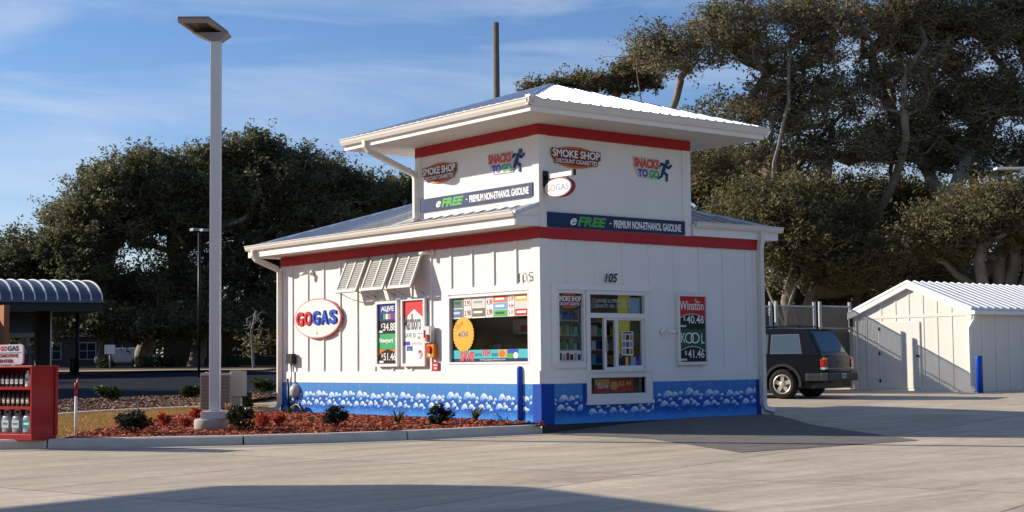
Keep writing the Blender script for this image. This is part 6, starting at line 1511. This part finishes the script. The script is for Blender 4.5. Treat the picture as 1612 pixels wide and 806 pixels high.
shrub('dark_shrub', 'dark glossy shrub directly right of the lamp post footing', 379, 683, 52, 38, BUSHD, 2, 1700, .026, 'dark shrubs in the red mulch')
shrub('dark_shrub', 'dark rounded shrub midway along the blue skirt', 528, 678, 42, 36, BUSHD, 3, 1500, .024, 'dark shrubs in the red mulch')
shrub('dark_shrub', 'dark loose shrub right of the middle of the blue skirt', 690, 674, 46, 32, BUSHD, 4, 1100, .028, 'dark shrubs in the red mulch')
for i, (px, py, w_, h_, lab) in enumerate(((259, 675, 26, 24, 'red leaved shrub between the dark shrub and the lamp post, left one'), (291, 678, 26, 20, 'low red leaved shrub just left of the lamp post footing'), (308, 662, 18, 16, 'small red leaved shrub tucked behind the lamp post footing'), (415, 676, 26, 24, 'red leaved shrub right of the dark shrub by the lamp post'), (439, 675, 24, 22, 'red orange shrub furthest right of the red ones'), (195, 676, 26, 18, 'red leaved shrub behind the dark shrub nearest the rack'))):
    shrub('red_shrub', lab, px, py, w_, h_, NAND, 20 + i, 480, .026, 'red leaved shrubs')
def spiky(label, px, py, wpx, hpx, seed, n_=26, m=PALM, group='spiky palms in the red mulch', name='sago_palm', cat='palm', wide=.018):
    rng = np.random.default_rng(seed); p = gp(px, py, .12); p.z = bed_h(p.x, p.y); dep = (np.array(p) - CAM) @ FW; s = dep / FP; w_, h_ = wpx * s / 2, hpx * s
    t = thing(name, label, cat, p, group=group); V = []; F = []; U_ = []
    for i in range(n_):
        a = rng.uniform(0, 6.28); r_ = w_ * rng.uniform(.6, 1.1); h1 = h_ * rng.uniform(.7, 1.1); tn = rng.uniform(); K3 = 6
        sd = np.array([-math.sin(a), math.cos(a), 0]); 
        for k in range(K3 + 1):
            f = k / K3; c = np.array([math.cos(a) * r_ * f, math.sin(a) * r_ * f, h1 * math.sin(f * 1.9)]) ; ww = wide * (1 - f * .85) * (1 if k else .5)
            V += [c - sd * ww, c + sd * ww]; U_ += [tn, tn]
        k0 = len(V) - 2 * (K3 + 1)
        F += [(k0 + 2 * k, k0 + 2 * k + 1, k0 + 2 * k + 3, k0 + 2 * k + 2) for k in range(K3)]
    me = bpy.data.meshes.new('frond'); me.from_pydata([tuple(v) for v in V], [], F); me.materials.append(m); ul = me.uv_layers.new(name='UVMap')
    ul.data.foreach_set('uv', [c for lp in me.loops for c in (U_[lp.vertex_index], 0)])
    o = bpy.data.objects.new('fronds', me); col.objects.link(o); o.parent = t
    b = MB(); b.lathe([(.05, -.05), (.055, .03), (.03, .07)], (0, 0, 0), BROWN, 10); b.build('crown_base', t, local=True)
spiky('yellow green spiky palm under the blue skirt below the chevron poster', 626, 671, 40, 24, 5, 30)
spiky('dark green spiky palm below the big window', 748, 668, 40, 22, 6, 22, wide=.022)
spiky('small green spiky palm at the foot of the left downspout', 456, 654, 28, 14, 7, 26)
spiky('low yellowed spiky palm in the mulch near the left end of the blue skirt', 490, 666, 34, 9, 8, 16)
spiky('dry tan ornamental grass tuft beside the air conditioner unit', 358, 652, 18, 16, 9, 26, TAN, None, 'grass_tuft', 'grass', .012)
for i, (px, py, w_, h_, lab) in enumerate(((172, 632, 48, 28, 'rounded green shrub in the bark bed left of the lamp post'), (301, 627, 34, 21, 'clipped green shrub in the bark bed touching the lamp post'), (414, 620, 42, 24, 'green shrub in the bark bed left of the downspout'), (388, 643, 26, 26, 'pale olive shrub in front of the utility cabinet'))):
    shrub('green_shrub', lab, px, py, w_, h_, BUSHG, 40 + i, 1500, .04, 'green shrubs in the bark bed')
for i, px in enumerate((222, 245, 262, 278, 165, 372, 352)):
    dth = 82; P0 = gat(px, dth); rng = np.random.default_rng(60 + i); t = thing('far_shrub', 'small clipped far shrub under the oaks beyond the road', 'shrub', P0, group='clipped shrubs beyond the road')
    d = rng.normal(size=(500, 3)); d /= np.linalg.norm(d, axis=1)[:, None]; d = d * (rng.uniform(.5, 1, (500, 1))) * [.55, .55, .42] + [0, 0, .35]; leaf_mesh('foliage', d, .07, rng, BUSHG, t)
    b = MB(); b.tube([(0, 0, -.05), (0, 0, .4)], .05, TWIG, 5); b.build('stem', t, local=True)
# bare young tree
tree('bare_tree', 'slim pale leafless young tree in front of the dim far house', gat(400, 78), [lobe(400, 512, 78, 26, 40, 1.)], OAKB, 91, n_cl=34, leaves=0.01, lsize=.01, clump=.1, r0=.075, fork=.55, bark=BARKP, gnarl=.3, trunk_to=tuple(at(400, 490, 78)))

# woods added outside the picture for the windows and the car to mirror
def wood_band(a0, a1, d0, d1, n_, h, seed, label):
    rng = np.random.default_rng(seed); aa = rng.uniform(a0, a1, n_); dd_ = rng.uniform(d0, d1, n_); u = aa if abs(a1 - a0) > abs(d1 - d0) else dd_
    zz = rng.uniform(0, 1, n_) ** .9 * (h + .14 * h * np.sin(u * .4) + .1 * h * np.sin(u * 1.1 + 1))
    P_ = np.stack([CAM[0] + aa * RT[0] + dd_ * DX, CAM[1] + aa * RT[1] + dd_ * DY, -.5 + zz], 1)
    tag(leaf_mesh('woodland', P_, .42, rng, OAKD, updir=.1), label, 'woodland')['kind'] = 'stuff'
wood_band(-66, -60, -40, 120, 34000, 9, 81, 'far woodland left of the picture on the sun side')
wood_band(52, 58, -40, 110, 30000, 10, 82, 'far woodland right of the picture beyond the shed')
wood_band(-60, 52, -46, -40, 26000, 10, 83, 'far woodland across the forecourt behind the viewpoint')
